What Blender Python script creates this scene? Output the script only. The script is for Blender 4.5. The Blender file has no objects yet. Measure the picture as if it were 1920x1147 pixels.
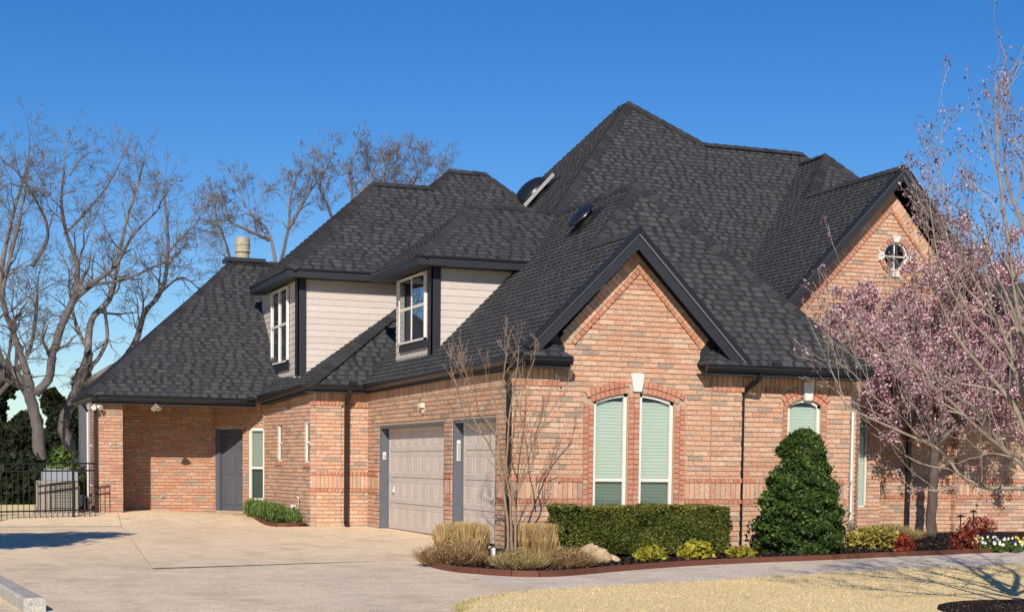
import bpy, math, random
import numpy as np
from mathutils import Vector, Matrix
R_ = random.Random(7)
NR = np.random.RandomState(11)
sc = bpy.context.scene
COL = sc.collection

# ------------------------------------------------------------------ camera, light, exposure
F, CX, CY = 2903.72, 974.8, 1070.6                     # focal length and principal point in pixels of the 1920-wide photograph
YAW, PIT, ROL = [math.radians(a) for a in (21.11, -3.917, .676)]
CAM = np.array([-8.19, -21.35, 1.22])
def _axes():
    cy, sy, cp, sp = math.cos(YAW), math.sin(YAW), math.cos(PIT), math.sin(PIT)
    f = np.array([sy*cp, cy*cp, sp]); r = np.array([cy, -sy, 0.]); u = np.cross(r, f)
    c, s = math.cos(ROL), math.sin(ROL)
    return np.array([c*r+s*u, -s*r+c*u, f])
AX = _axes()
cam_d = bpy.data.cameras.new('camera'); cam = bpy.data.objects.new('camera', cam_d); COL.objects.link(cam); sc.camera = cam
cam_d.sensor_fit = 'HORIZONTAL'; cam_d.sensor_width = 36; cam_d.lens = F/1920*36
cam_d.shift_x = -(CX-960)/1920; cam_d.shift_y = (CY-573.5)/1920
cam_d.clip_end = 2000; cam_d.clip_start = .1
cam.matrix_world = Matrix([[AX[0][i], AX[1][i], -AX[2][i], CAM[i]] for i in range(3)] + [[0, 0, 0, 1]])

SUN = Vector((.50, 1.0, -.62)).normalized()            # direction the light travels
world = bpy.data.worlds.new('World'); sc.world = world; world.use_nodes = True
wn = world.node_tree; bg = wn.nodes['Background']
sky = wn.nodes.new('ShaderNodeTexSky'); sky.sky_type = 'NISHITA'; sky.sun_disc = False
sky.sun_elevation = math.asin(-SUN.z); sky.sun_rotation = math.atan2(-SUN.x, -SUN.y)
sky.altitude = 150; sky.air_density = 1.0; sky.dust_density = 0.0; sky.ozone_density = 5.0
hs = wn.nodes.new('ShaderNodeHueSaturation'); hs.inputs['Saturation'].default_value = 1.29; hs.inputs['Hue'].default_value = .510; hs.inputs['Value'].default_value = 1.0
wn.links.new(sky.outputs[0], hs.inputs['Color']); wn.links.new(hs.outputs[0], bg.inputs[0]); bg.inputs[1].default_value = .093
sun_d = bpy.data.lights.new('sun', 'SUN'); sun_d.energy = 5.0; sun_d.angle = math.radians(.53); sun_d.color = (1, .91, .79)
sun = bpy.data.objects.new('sun', sun_d); COL.objects.link(sun); sun.rotation_euler = SUN.to_track_quat('-Z', 'Y').to_euler()
sc.view_settings.view_transform = 'Standard'; sc.view_settings.look = 'None'; sc.view_settings.exposure = 0.13
sc.view_settings.gamma = 1; sc.view_settings.use_curve_mapping = False
sc.cycles.max_bounces = 6; sc.cycles.transparent_max_bounces = 12

# ------------------------------------------------------------------ geometry helpers
def ray(u, v):
    return AX.T @ np.array([(u-CX)/F, -(v-CY)/F, 1.])
def onY(u, v, y): d = ray(u, v); return CAM + (y-CAM[1])/d[1]*d
def onX(u, v, x): d = ray(u, v); return CAM + (x-CAM[0])/d[0]*d
def onP(u, v, p, n): d = ray(u, v); p = np.array(p, float); n = np.array(n, float); return CAM + ((p-CAM)@n)/(d@n)*d
def ss(x, a, b):
    t = min(1, max(0, (x-a)/(b-a))); return t*t*(3-2*t)
def G(x, y):                                           # height of the ground
    return -.1 + .08*ss(y, -3, 7) + .20*ss(y, 8.3, 11.3)*(1-.55*ss(x, -4, -1.4)) - .10*ss(-y, 4, 16)
def onG(u, v):
    z = 0
    for _ in range(12):
        d = ray(u, v); t = (z-CAM[2])/d[2]; p = CAM+t*d; z = G(p[0], p[1])
    return p

def fine(pts, k=4):                                    # smooth polyline
    out = []; n = len(pts); pts = [np.array(p, float) for p in pts]
    for i in range(n-1):
        p0, p1, p2, p3 = pts[max(i-1, 0)], pts[i], pts[i+1], pts[min(i+2, n-1)]
        for j in range(k):
            t = j/k; out.append(.5*((2*p1)+(-p0+p2)*t+(2*p0-5*p1+4*p2-p3)*t*t+(-p0+3*p1-3*p2+p3)*t**3))
    out.append(pts[-1]); return out
class MB:
    def __init__(s): s.v = []; s.f = []; s.t = []; s.m = []
    def add(s, vs, fs, tint=.5, mat=0):
        o = len(s.v); s.v += [tuple(map(float, p)) for p in vs]
        for f in fs: s.f.append(tuple(i+o for i in f)); s.t.append(tint); s.m.append(mat)
    def box(s, a, b, tint=.5, mat=0):
        x0, y0, z0 = a; x1, y1, z1 = b
        s.add([(x0,y0,z0),(x1,y0,z0),(x1,y1,z0),(x0,y1,z0),(x0,y0,z1),(x1,y0,z1),(x1,y1,z1),(x0,y1,z1)],
              [(0,3,2,1),(4,5,6,7),(0,1,5,4),(1,2,6,5),(2,3,7,6),(3,0,4,7)], tint, mat)
    def prism(s, pts, off, tint=.5, mat=0):            # polygon pts swept by vector off
        n = len(pts); off = np.array(off, float)
        s.add(list(pts)+[np.array(p)+off for p in pts], [tuple(range(n)), tuple(range(2*n-1, n-1, -1))]+[(i, i+n, (i+1) % n+n, (i+1) % n) for i in range(n)], tint, mat)
    def tube(s, pts, rad, k=6, tint=.5, mat=0, cap=True):
        pts = [np.array(p, float) for p in pts]; n = len(pts)
        if not hasattr(rad, '__len__'): rad = [rad]*n
        o = len(s.v); ref = np.array([.31, .2, .93])
        for i, p in enumerate(pts):
            d = pts[min(i+1, n-1)]-pts[max(i-1, 0)]; d = d/(np.linalg.norm(d)+1e-9)
            a = np.cross(d, ref); la = np.linalg.norm(a)
            if la < .05: a = np.cross(d, (1, 0, 0)); la = np.linalg.norm(a)
            a /= la; b = np.cross(d, a)
            for j in range(k):
                t = 2*math.pi*j/k; q = p+(a*math.cos(t)+b*math.sin(t))*rad[i]; s.v.append((q[0], q[1], q[2]))
        for i in range(n-1):
            for j in range(k):
                s.f.append((o+i*k+j, o+i*k+(j+1) % k, o+(i+1)*k+(j+1) % k, o+(i+1)*k+j)); s.t.append(tint); s.m.append(mat)
        if cap and k > 3:
            s.f.append(tuple(o+j for j in range(k-1, -1, -1))); s.f.append(tuple(o+(n-1)*k+j for j in range(k)))
            s.t += [tint]*2; s.m += [mat]*2
    def lathe(s, c, prof, k=16, tint=.5, mat=0, sq=1.0):   # prof: (radius, z)
        c = np.array(c, float); o = len(s.v)
        for r, z in prof:
            for j in range(k):
                t = 2*math.pi*j/k; s.v.append((c[0]+r*math.cos(t), c[1]+r*sq*math.sin(t), c[2]+z))
        for i in range(len(prof)-1):
            for j in range(k):
                s.f.append((o+i*k+j, o+i*k+(j+1) % k, o+(i+1)*k+(j+1) % k, o+(i+1)*k+j)); s.t.append(tint); s.m.append(mat)
        s.f.append(tuple(o+j for j in range(k-1, -1, -1))); s.f.append(tuple(o+(len(prof)-1)*k+j for j in range(k))); s.t += [tint]*2; s.m += [mat]*2
    def build(s, name, mats, parent=None, smooth=False, kind=None):
        me = bpy.data.meshes.new(name); me.from_pydata(s.v, [], s.f)
        if not isinstance(mats, (list, tuple)): mats = [mats]
        for m in mats: me.materials.append(m)
        if len(mats) > 1: me.polygons.foreach_set('material_index', s.m)
        at = me.attributes.new('tint', 'FLOAT', 'FACE'); at.data.foreach_set('value', np.array(s.t, dtype=np.float32))
        if smooth: me.polygons.foreach_set('use_smooth', [True]*len(me.polygons))
        me.update()
        return link(name, me, parent, kind)
def link(name, me, parent=None, kind=None):
    o = bpy.data.objects.new(name, me); COL.objects.link(o)
    if parent is not None:
        o.parent = parent
        base = parent
        loc = Vector((0, 0, 0))
        while base is not None: loc += base.location; base = base.parent
        o.location = -loc if parent.type == 'EMPTY' else (0, 0, 0)
    if kind: o['kind'] = kind
    return o
def thing(name, label, cat, loc=(0, 0, 0), group=None):
    o = bpy.data.objects.new(name, None); COL.objects.link(o); o.location = tuple(float(q) for q in loc); o.empty_display_size = .2
    o['label'] = label; o['category'] = cat
    if group: o['group'] = group
    return o
def tag(o, label, cat, group=None):
    o['label'] = label; o['category'] = cat
    if group: o['group'] = group
    return o
def dup(root, delta, label=None):
    r = root.copy(); COL.objects.link(r); r.location = root.location+Vector([float(q) for q in delta])
    if label: r['label'] = label
    for ch in list(root.children):
        c = ch.copy(); COL.objects.link(c); c.parent = r
        for g in list(ch.children):
            d = g.copy(); COL.objects.link(d); d.parent = c
    return r

# ------------------------------------------------------------------ materials
def newmat(name, col=(.5, .5, .5), rough=.8, spec=.3, metal=0):
    m = bpy.data.materials.new(name); m.use_nodes = True
    b = m.node_tree.nodes['Principled BSDF']; b.inputs['Base Color'].default_value = (*col, 1)
    b.inputs['Roughness'].default_value = rough; b.inputs['Specular IOR Level'].default_value = spec; b.inputs['Metallic'].default_value = metal
    return m, m.node_tree, b
def nz(nt, scale, detail=4, rough=.55, coord=None, stretch=None):
    n = nt.nodes.new('ShaderNodeTexNoise'); n.inputs['Scale'].default_value = scale; n.inputs['Detail'].default_value = detail; n.inputs['Roughness'].default_value = rough
    tc = nt.nodes.new('ShaderNodeNewGeometry')
    if stretch:
        mp = nt.nodes.new('ShaderNodeMapping'); mp.inputs['Scale'].default_value = stretch
        nt.links.new(tc.outputs['Position'], mp.inputs[0]); nt.links.new(mp.outputs[0], n.inputs['Vector'])
    else: nt.links.new(tc.outputs['Position'], n.inputs['Vector'])
    return n
def ramp(nt, src, stops):
    r = nt.nodes.new('ShaderNodeValToRGB'); e = r.color_ramp.elements
    while len(e) < len(stops): e.new(.5)
    for el, (p, c) in zip(e, stops): el.position = p; el.color = (*c, 1) if len(c) == 3 else c
    nt.links.new(src, r.inputs[0]); return r
def mix(nt, a, b, fac, mode='MIX'):
    m = nt.nodes.new('ShaderNodeMix'); m.data_type = 'RGBA'; m.blend_type = mode
    for s, i in ((a, 6), (b, 7)):
        if isinstance(s, tuple): m.inputs[i].default_value = (*s, 1)
        else: nt.links.new(s, m.inputs[i])
    if isinstance(fac, (int, float)): m.inputs[0].default_value = fac
    else: nt.links.new(fac, m.inputs[0])
    return m.outputs[2]
def bump(nt, b, h, strength=.3, dist=.01):
    n = nt.nodes.new('ShaderNodeBump'); n.inputs['Strength'].default_value = strength; n.inputs['Distance'].default_value = dist
    nt.links.new(h, n.inputs['Height']); nt.links.new(n.outputs[0], b.inputs['Normal'])
def attr(nt):
    a = nt.nodes.new('ShaderNodeAttribute'); a.attribute_name = 'tint'; return a.outputs['Fac']
def tinted(name, stops, nscale=30, namt=.35, rough=.85, spec=.25, bscale=None, bstr=.3, bdist=.004, dark=.6):
    m, nt, b = newmat(name, rough=rough, spec=spec)
    r = ramp(nt, attr(nt), stops)
    n = nz(nt, nscale, 5, .65)
    rr = ramp(nt, n.outputs[0], [(.3, (dark,)*3), (.7, (1.25,)*3)])
    nt.links.new(mix(nt, r.outputs[0], rr.outputs[0], namt, 'MULTIPLY'), b.inputs['Base Color'])
    if bscale: bump(nt, b, nz(nt, bscale, 4, .7).outputs[0], bstr, bdist)
    return m
M = {}
M['brick'] = tinted('brick', [(0, (.34, .26, .205)), (.10, (.42, .31, .235)), (.25, (.59, .37, .25)), (.42, (.565, .315, .20)), (.56, (.62, .435, .31)), (.72, (.50, .285, .19)), (.80, (.46, .20, .13)), (1, (.54, .25, .16))],
                    nscale=38, namt=.75, rough=.9, spec=.15, bscale=120, bstr=.5, bdist=.004, dark=.55)
nt = M['brick'].node_tree; b = nt.nodes['Principled BSDF']; src_ = b.inputs['Base Color'].links[0].from_socket
wv = nz(nt, .8, 5, .7, stretch=(1, 1, .45)); nt.links.new(mix(nt, src_, ramp(nt, wv.outputs[0], [(.32, (.80, .77, .74)), (.5, (1,)*3), (.7, (1.05,)*3)]).outputs[0], .8, 'MULTIPLY'), b.inputs['Base Color'])
M['mortar'] = tinted('mortar', [(0, (.43, .33, .235)), (1, (.43, .33, .235))], nscale=60, namt=.4, rough=.95, spec=.1, bscale=200, bdist=.002)
M['shingle'] = tinted('shingle', [(0, (.018, .0185, .021)), (.35, (.038, .039, .043)), (.7, (.068, .069, .074)), (1, (.105, .104, .107))], nscale=260, namt=.6, rough=.92, spec=.2, bscale=320, bstr=.6, bdist=.003, dark=.45)
M['trim'] = tinted('trim', [(0, (.017, .019, .025)), (1, (.024, .027, .035))], nscale=5, namt=.3, rough=.55, spec=.35)
M['gutter'] = tinted('gutter', [(0, (.008, .008, .010)), (1, (.014, .014, .016))], nscale=4, namt=.3, rough=.38, spec=.45)
M['spout'] = tinted('spout', [(0, (.020, .012, .010)), (1, (.030, .018, .014))], nscale=4, namt=.3, rough=.4, spec=.4)
M['siding'] = tinted('siding', [(0, (.50, .445, .405)), (1, (.55, .495, .45))], nscale=8, namt=.25, rough=.7, bscale=60, bstr=.15, bdist=.002, dark=.85)
M['gdoor'] = tinted('gdoor', [(0, (.52, .46, .405)), (1, (.55, .49, .435))], nscale=3.5, namt=.35, rough=.55, dark=.8)
M['jamb'] = tinted('jamb', [(0, (.095, .105, .13)), (1, (.11, .12, .145))], nscale=6, namt=.25, rough=.5)
M['window'] = tinted('window', [(0, (.66, .62, .56)), (1, (.72, .68, .62))], nscale=5, namt=.15, rough=.45, dark=.9)
M['white'] = tinted('white', [(0, (.58, .58, .55)), (1, (.64, .64, .61))], nscale=7, namt=.2, rough=.6, dark=.85)
M['door'] = tinted('door', [(0, (.085, .09, .11)), (1, (.10, .105, .125))], nscale=4, namt=.15, rough=.4)
M['blind'] = tinted('blind', [(0, (.49, .53, .49)), (1, (.54, .575, .53))], nscale=3, namt=.1, rough=.7, dark=.9)
M['dark'] = tinted('dark', [(0, (.012, .012, .013)), (1, (.02, .02, .022))], nscale=5, namt=.2, rough=.7)
M['metal'] = tinted('metal', [(0, (.50, .48, .45)), (1, (.62, .60, .57))], nscale=9, namt=.4, rough=.4, dark=.7); M['metal'].node_tree.nodes['Principled BSDF'].inputs['Metallic'].default_value = .5
M['silver'] = tinted('silver', [(0, (.26, .285, .31)), (1, (.31, .33, .36))], nscale=6, namt=.3, rough=.35, spec=.6, dark=.7)
M['blackgloss'] = tinted('blackgloss', [(0, (.012, .013, .018)), (1, (.012, .013, .018))], nscale=4, namt=.1, rough=.33, spec=.4)
M['iron'] = tinted('iron', [(0, (.008, .008, .008)), (1, (.012, .012, .012))], nscale=9, namt=.1, rough=.6)
M['edging'] = tinted('edging', [(0, (.115, .042, .026)), (1, (.155, .06, .038))], nscale=9, namt=.4, rough=.75, dark=.7)
M['ac'] = tinted('ac', [(0, (.25, .22, .185)), (1, (.32, .285, .24))], nscale=6, namt=.3, rough=.6, dark=.7)
M['foundation'] = tinted('foundation', [(0, (.36, .32, .24)), (1, (.42, .37, .28))], nscale=12, namt=.6, rough=.95, bscale=80, bdist=.004, dark=.6)
M['rock'] = tinted('rock', [(0, (.50, .36, .21)), (1, (.60, .45, .28))], nscale=9, namt=.7, rough=.9, bscale=30, bstr=.7, bdist=.02, dark=.5)
M['lamp'] = tinted('lamp', [(0, (.75, .72, .5)), (1, (.75, .72, .5))], nscale=3, namt=.1, rough=.3)
def leafmat(name, stops, rough=.5, trans=.25, nscale=4, namt=.4, spec=.3):
    m = tinted(name, stops, nscale=nscale, namt=namt, rough=rough, spec=spec, dark=.55)
    nt = m.node_tree; b = nt.nodes['Principled BSDF']; out = nt.nodes['Material Output']
    tr = nt.nodes.new('ShaderNodeBsdfTranslucent'); mx = nt.nodes.new('ShaderNodeMixShader'); mx.inputs[0].default_value = trans
    nt.links.new(b.inputs['Base Color'].links[0].from_socket, tr.inputs[0]); nt.links.new(b.outputs[0], mx.inputs[1]); nt.links.new(tr.outputs[0], mx.inputs[2]); nt.links.new(mx.outputs[0], out.inputs[0])
    return m
M['hedge'] = leafmat('hedge_leaf', [(0, (.035, .045, .010)), (.45, (.10, .125, .020)), (.75, (.20, .20, .035)), (1, (.40, .28, .10))])
M['holly'] = leafmat('holly_leaf', [(0, (.020, .045, .010)), (.55, (.055, .105, .020)), (1, (.15, .22, .045))], rough=.48, spec=.35)
M['fir'] = leafmat('evergreen_leaf', [(0, (.010, .018, .008)), (.6, (.022, .036, .013)), (1, (.055, .065, .02))], rough=.7)
M['gold'] = leafmat('golden_leaf', [(0, (.12, .15, .02)), (.5, (.32, .30, .03)), (1, (.62, .47, .04))])
M['lime'] = leafmat('lime_leaf', [(0, (.16, .13, .03)), (.5, (.34, .29, .05)), (1, (.50, .42, .10))])
M['redleaf'] = leafmat('red_leaf', [(0, (.13, .02, .015)), (.5, (.28, .035, .02)), (1, (.36, .12, .05))])
M['straw'] = leafmat('straw', [(0, (.20, .11, .045)), (.4, (.42, .27, .11)), (1, (.74, .56, .28))], rough=.7)
M['dry'] = leafmat('dry_twig', [(0, (.16, .075, .035)), (.4, (.32, .18, .09)), (.75, (.44, .33, .15)), (1, (.48, .45, .17))], rough=.8)
M['lawn'] = leafmat('lawn_blade', [(0, (.46, .33, .14)), (.6, (.84, .66, .34)), (.9, (.95, .80, .47)), (1, (.34, .34, .10))], rough=.8)
M['blossom'] = leafmat('blossom', [(0, (.12, .035, .045)), (.33, (.32, .13, .16)), (.6, (.66, .42, .46)), (1, (.90, .74, .77))], rough=.7, trans=.3)
M['bud'] = leafmat('bud', [(0, (.08, .03, .05)), (.5, (.22, .12, .17)), (1, (.55, .42, .46))], rough=.7)
M['flower'] = leafmat('pansy', [(0, (.02, .008, .07)), (.3, (.05, .02, .14)), (.45, (.8, .78, .72)), (.7, (.8, .78, .75)), (.8, (.8, .5, .03)), (1, (.8, .6, .05))], rough=.6, namt=.1)
M['sprout'] = leafmat('sprout', [(0, (.05, .10, .02)), (1, (.16, .24, .05))])
M['bark_pale'] = tinted('bark_pale', [(0, (.20, .16, .125)), (1, (.36, .31, .26))], nscale=14, namt=.8, rough=.95, bscale=30, bstr=.6, bdist=.01, dark=.45)
M['bark_far'] = tinted('bark_far', [(0, (.085, .074, .072)), (.5, (.145, .125, .118)), (1, (.30, .262, .23))], nscale=3, namt=.7, rough=.95, dark=.45)
M['bark_tan'] = tinted('bark_tan', [(0, (.20, .13, .085)), (1, (.36, .25, .17))], nscale=14, namt=.6, rough=.9, dark=.5)
M['bark_dark'] = tinted('bark_dark', [(0, (.06, .045, .038)), (1, (.20, .17, .15))], nscale=9, namt=.7, rough=.95, dark=.5)
# glass: tinted pane
def glassmat(name, tint, ref=.12):
    m = bpy.data.materials.new(name); m.use_nodes = True; nt = m.node_tree; nt.nodes.remove(nt.nodes['Principled BSDF'])
    out = nt.nodes['Material Output']; t = nt.nodes.new('ShaderNodeBsdfTransparent'); t.inputs[0].default_value = (*tint, 1)
    g = nt.nodes.new('ShaderNodeBsdfGlossy'); g.inputs['Roughness'].default_value = .02; g.inputs[0].default_value = (.9, .95, 1, 1)
    fr = nt.nodes.new('ShaderNodeFresnel'); fr.inputs[0].default_value = 1.5
    ad = nt.nodes.new('ShaderNodeMath'); ad.operation = 'ADD'; ad.inputs[1].default_value = ref; nt.links.new(fr.outputs[0], ad.inputs[0])
    mx = nt.nodes.new('ShaderNodeMixShader'); nt.links.new(ad.outputs[0], mx.inputs[0]); nt.links.new(t.outputs[0], mx.inputs[1]); nt.links.new(g.outputs[0], mx.inputs[2]); nt.links.new(mx.outputs[0], out.inputs[0])
    return m
M['screen'] = glassmat('screen', (.62, .66, .66), .0)
M['glass'] = glassmat('glass', (.84, .905, .875), .03)
M['glass_dark'] = glassmat('glass_dark', (.35, .42, .42), .05)
M['glass_sky'] = glassmat('glass_sky', (.5, .62, .66), .30)
# concrete
def concrete(name, base, warm, far=None):
    m, nt, b = newmat(name, rough=.9, spec=.2)
    big = nz(nt, .35, 4, .6, stretch=(1, .35, 1)); mid = nz(nt, 3, 5, .6); fine = nz(nt, 55, 3, .7); sp = nz(nt, 130, 2, .5)
    c = mix(nt, base, warm, ramp(nt, big.outputs[0], [(.4, (0,)*3), (.62, (1,)*3)]).outputs[0])
    if far:
        sx = nt.nodes.new('ShaderNodeSeparateXYZ'); ge = nt.nodes.new('ShaderNodeNewGeometry'); nt.links.new(ge.outputs['Position'], sx.inputs[0]); mr = nt.nodes.new('ShaderNodeMapRange'); mr.inputs[1].default_value = -4; mr.inputs[2].default_value = 3; nt.links.new(sx.outputs[1], mr.inputs[0])
        c = mix(nt, c, far, mr.outputs[0])
    st = nz(nt, .9, 5, .7, stretch=(1, .5, 1)); c = mix(nt, c, ramp(nt, st.outputs[0], [(.36, (.74, .72, .69)), (.50, (1,)*3), (.70, (1.07,)*3)]).outputs[0], .6, 'MULTIPLY')
    sp2 = nz(nt, 2.6, 2, .5, stretch=(1, .8, 1)); c = mix(nt, c, ramp(nt, sp2.outputs[0], [(.25, (.62, .58, .54)), (.31, (1,)*3), (1, (1,)*3)]).outputs[0], .8, 'MULTIPLY')
    c = mix(nt, c, ramp(nt, mid.outputs[0], [(.3, (.8,)*3), (.7, (1.08,)*3)]).outputs[0], .7, 'MULTIPLY')
    c = mix(nt, c, ramp(nt, fine.outputs[0], [(.3, (.55,)*3), (.5, (1,)*3), (.72, (1.3,)*3)]).outputs[0], .95, 'MULTIPLY')
    c = mix(nt, c, ramp(nt, sp.outputs[0], [(.34, (.5,)*3), (.46, (1,)*3), (.6, (1,)*3), (.72, (1.4,)*3)]).outputs[0], .9, 'MULTIPLY')
    nt.links.new(c, b.inputs['Base Color']); bump(nt, b, fine.outputs[0], .4, .004); return m
M['concrete'] = concrete('concrete', (.76, .62, .46), (.82, .66, .47), (.92, .71, .47))
M['walk'] = concrete('walk', (.76, .655, .53), (.72, .61, .48))
M['kerb'] = concrete('kerb', (.48, .45, .40), (.46, .42, .36))
def soil(name, stops, scale, bs):
    m, nt, b = newmat(name, rough=.95, spec=.1); n = nz(nt, scale, 6, .75)
    nt.links.new(ramp(nt, n.outputs[0], stops).outputs[0], b.inputs['Base Color']); bump(nt, b, n.outputs[0], .8, bs); return m
M['mulch'] = soil('mulch', [(.3, (.008, .006, .006)), (.55, (.028, .018, .015)), (.75, (.075, .045, .035))], 45, .03)
M['turf'] = soil('turf', [(.3, (.58, .43, .20)), (.5, (.90, .71, .38)), (.7, (.95, .80, .48))], 30, .02)
M['chip'] = tinted('bark_chip', [(0, (.012, .009, .008)), (.6, (.04, .025, .02)), (1, (.12, .075, .055))], nscale=20, namt=.4, rough=.9)

# ------------------------------------------------------------------ 2D clipping
def clip(poly, conv):
    out = list(poly); n = len(conv)
    for i in range(n):
        a, b = conv[i], conv[(i+1) % n]; ex, ey = b[0]-a[0], b[1]-a[1]
        inp, out = out, []
        if not inp: return []
        side = [ex*(p[1]-a[1])-ey*(p[0]-a[0]) for p in inp]
        for j in range(len(inp)):
            p, q, sp_, sq = inp[j], inp[(j+1) % len(inp)], side[j], side[(j+1) % len(inp)]
            if sp_ >= 0: out.append(p)
            if (sp_ >= 0) != (sq >= 0):
                t = sp_/(sp_-sq); out.append((p[0]+t*(q[0]-p[0]), p[1]+t*(q[1]-p[1])))
    return out
def area(p): return .5*sum(p[i][0]*p[(i+1) % len(p)][1]-p[(i+1) % len(p)][0]*p[i][1] for i in range(len(p)))
def ccw(p): return p if area(p) > 0 else p[::-1]

class Fr:                                              # wall frame: s to the right seen from outside, z up, n outward
    def __init__(s, o, d):
        s.o = np.array(o[:2], float); d = np.array(d[:2], float); s.d = d/np.linalg.norm(d); s.nv = np.array([s.d[1], -s.d[0]])
    def P(s, a, z, n=0.): q = s.o+s.d*a+s.nv*n; return (q[0], q[1], z)
PIECES = {'brick': [], 'shingle': []}                  # (distance, size, verts, faces, tint, parent key)
def piece(kind, vs, fs, tint, key, w=1.0):
    c = np.mean(np.array(vs), 0); PIECES[kind].append((np.linalg.norm(c-CAM)*w, vs, fs, tint, key))
def ext(fr, poly, n0, n1):
    k = len(poly); vs = [fr.P(a, z, n1) for a, z in poly]+[fr.P(a, z, n0) for a, z in poly]
    return vs, [tuple(range(k))]+[(i, i+k, (i+1) % k+k, (i+1) % k) for i in range(k)]
def brick(fr, poly, key, tint, n0=-.002, n1=.009, w=1.0):
    poly = ccw(poly)
    if len(poly) < 3 or area(poly) < 2e-4: return
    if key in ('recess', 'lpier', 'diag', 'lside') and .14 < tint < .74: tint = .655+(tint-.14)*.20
    elif key == 'rwing' and .14 < tint < .74: tint = .50+(tint-.14)*.45  # right wing bricks toned darker, tree shade put into their colour
    vs, fs = ext(fr, poly, n0, n1+.008+R_.uniform(-.002, .002)); piece('brick', vs, fs, tint, key, w)
def rt(): 
    r = R_.random()
    return R_.uniform(0, .12) if r < .13 else R_.uniform(.14, .74)
def redt(): return R_.uniform(.68, 1)
def backing(mb, fr, poly, holes, n=0., mat=0):
    poly = ccw(poly)
    ss_ = sorted({min(p[0] for p in poly), max(p[0] for p in poly)} | {h[0] for h in holes} | {h[1] for h in holes})
    zz = sorted({min(p[1] for p in poly), max(p[1] for p in poly)} | {h[2] for h in holes} | {h[3] for h in holes})
    for a, b in zip(ss_, ss_[1:]):
        for c, d in zip(zz, zz[1:]):
            m = ((a+b)/2, (c+d)/2)
            if any(h[0] < m[0] < h[1] and h[2] < m[1] < h[3] for h in holes): continue
            q = clip([(a, c), (b, c), (b, d), (a, d)], poly)
            if len(q) > 2 and area(q) > 1e-5: mb.add([fr.P(s_, z_, n) for s_, z_ in q], [tuple(range(len(q)))])
    for h in holes:                                    # returns of the opening
        s0, s1, z0, z1 = h[:4]; dp = -(h[4] if len(h) > 4 else .10)+n
        mb.add([fr.P(s0, z0, n), fr.P(s0, z1, n), fr.P(s0, z1, dp), fr.P(s0, z0, dp)], [(0, 1, 2, 3)])
        mb.add([fr.P(s1, z0, n), fr.P(s1, z1, n), fr.P(s1, z1, dp), fr.P(s1, z0, dp)], [(0, 1, 2, 3)])
        mb.add([fr.P(s0, z1, n), fr.P(s1, z1, n), fr.P(s1, z1, dp), fr.P(s0, z1, dp)], [(0, 1, 2, 3)])
        mb.add([fr.P(s0, z0, n), fr.P(s1, z0, n), fr.P(s1, z0, dp), fr.P(s0, z0, dp)], [(0, 1, 2, 3)])
def courses(fr, poly, holes, key, h=.0775, L=.254, zb=0., n=0., skip=(), w=1.0, j=.0135, rej=None):
    poly = ccw(poly); s0 = min(p[0] for p in poly); s1 = max(p[0] for p in poly)
    z0 = min(p[1] for p in poly); z1 = max(p[1] for p in poly)
    k0 = int(math.floor((z0-zb)/h)); k1 = int(math.ceil((z1-zb)/h))
    for k in range(k0, k1):
        a, b = zb+k*h+j/2, zb+(k+1)*h-j/2
        if any(a < q1-.01 and b > q0+.01 for q0, q1 in skip):
            ok = [(a, b)]
            for q0, q1 in skip:
                ok = [(max(x0, q1) if x0 < q1 and x1 > q1 else x0, min(x1, q0) if x0 < q0 and x1 > q0 else x1) for x0, x1 in ok if not (x0 >= q0 and x1 <= q1)]
            ok = [(x0, x1) for x0, x1 in ok if x1-x0 > .02]
            if not ok: continue
            a, b = ok[0]
        s = s0-L*((k % 2)*.5+R_.choice((0, .0, .12)))
        iv = [(s0, s1)]
        for hh in holes:
            if a < hh[3]-.015 and b > hh[2]+.015:
                nv = []
                for x0, x1 in iv:
                    if hh[0] > x0: nv.append((x0, min(x1, hh[0])))
                    if hh[1] < x1: nv.append((max(x0, hh[1]), x1))
                iv = [q for q in nv if q[1]-q[0] > .02]
        while s < s1:
            ln = L
            for x0, x1 in iv:
                p0, p1 = max(s+j/2, x0+.001), min(s+ln-j/2, x1-.001)
                if p1-p0 > .018:
                    q = clip([(p0, a), (p1, a), (p1, b), (p0, b)], poly)
                    if len(q) > 2 and not (rej and rej((p0+p1)/2, (a+b)/2)): brick(fr, q, key, rt(), n-.002, n+.009, w)
            s += ln
def strip(fr, s0, s1, z0, z1, key, n=0., pr=.009, wd=.078, red=False, j=.010, w=1.0):   # soldiers or rowlocks
    k = max(1, round((s1-s0)/wd)); d = (s1-s0)/k
    for i in range(k):
        brick(fr, [(s0+i*d+j/2, z0), (s0+(i+1)*d-j/2, z0), (s0+(i+1)*d-j/2, z1), (s0+i*d+j/2, z1)], key, redt() if red else rt(), n-.002, n+pr, w)
def stack(fr, s0, s1, z0, z1, key, n=0., pr=.012, h=.0775, j=.010):
    k = max(1, round((z1-z0)/h)); d = (z1-z0)/k
    for i in range(k): brick(fr, [(s0, z0+i*d+j/2), (s1, z0+i*d+j/2), (s1, z0+(i+1)*d-j/2), (s0, z0+(i+1)*d-j/2)], key, redt(), n-.002, n+pr)
def arch(fr, c, r0, r1, a0, a1, key, n0, n1, wd=.08, skipf=None):
    k = max(1, round((a1-a0)*(r0+r1)/2/wd)); d = (a1-a0)/k; g = .005/r0
    for i in range(k):
        b0, b1 = a0+i*d+g, a0+(i+1)*d-g; m = (b0+b1)/2
        if skipf and skipf(m): continue
        brick(fr, [(c[0]+r*math.sin(t), c[1]+r*math.cos(t)) for r, t in ((r0, b0), (r1, b0), (r1, b1), (r0, b1))], key, redt(), n0, n1)

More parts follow.
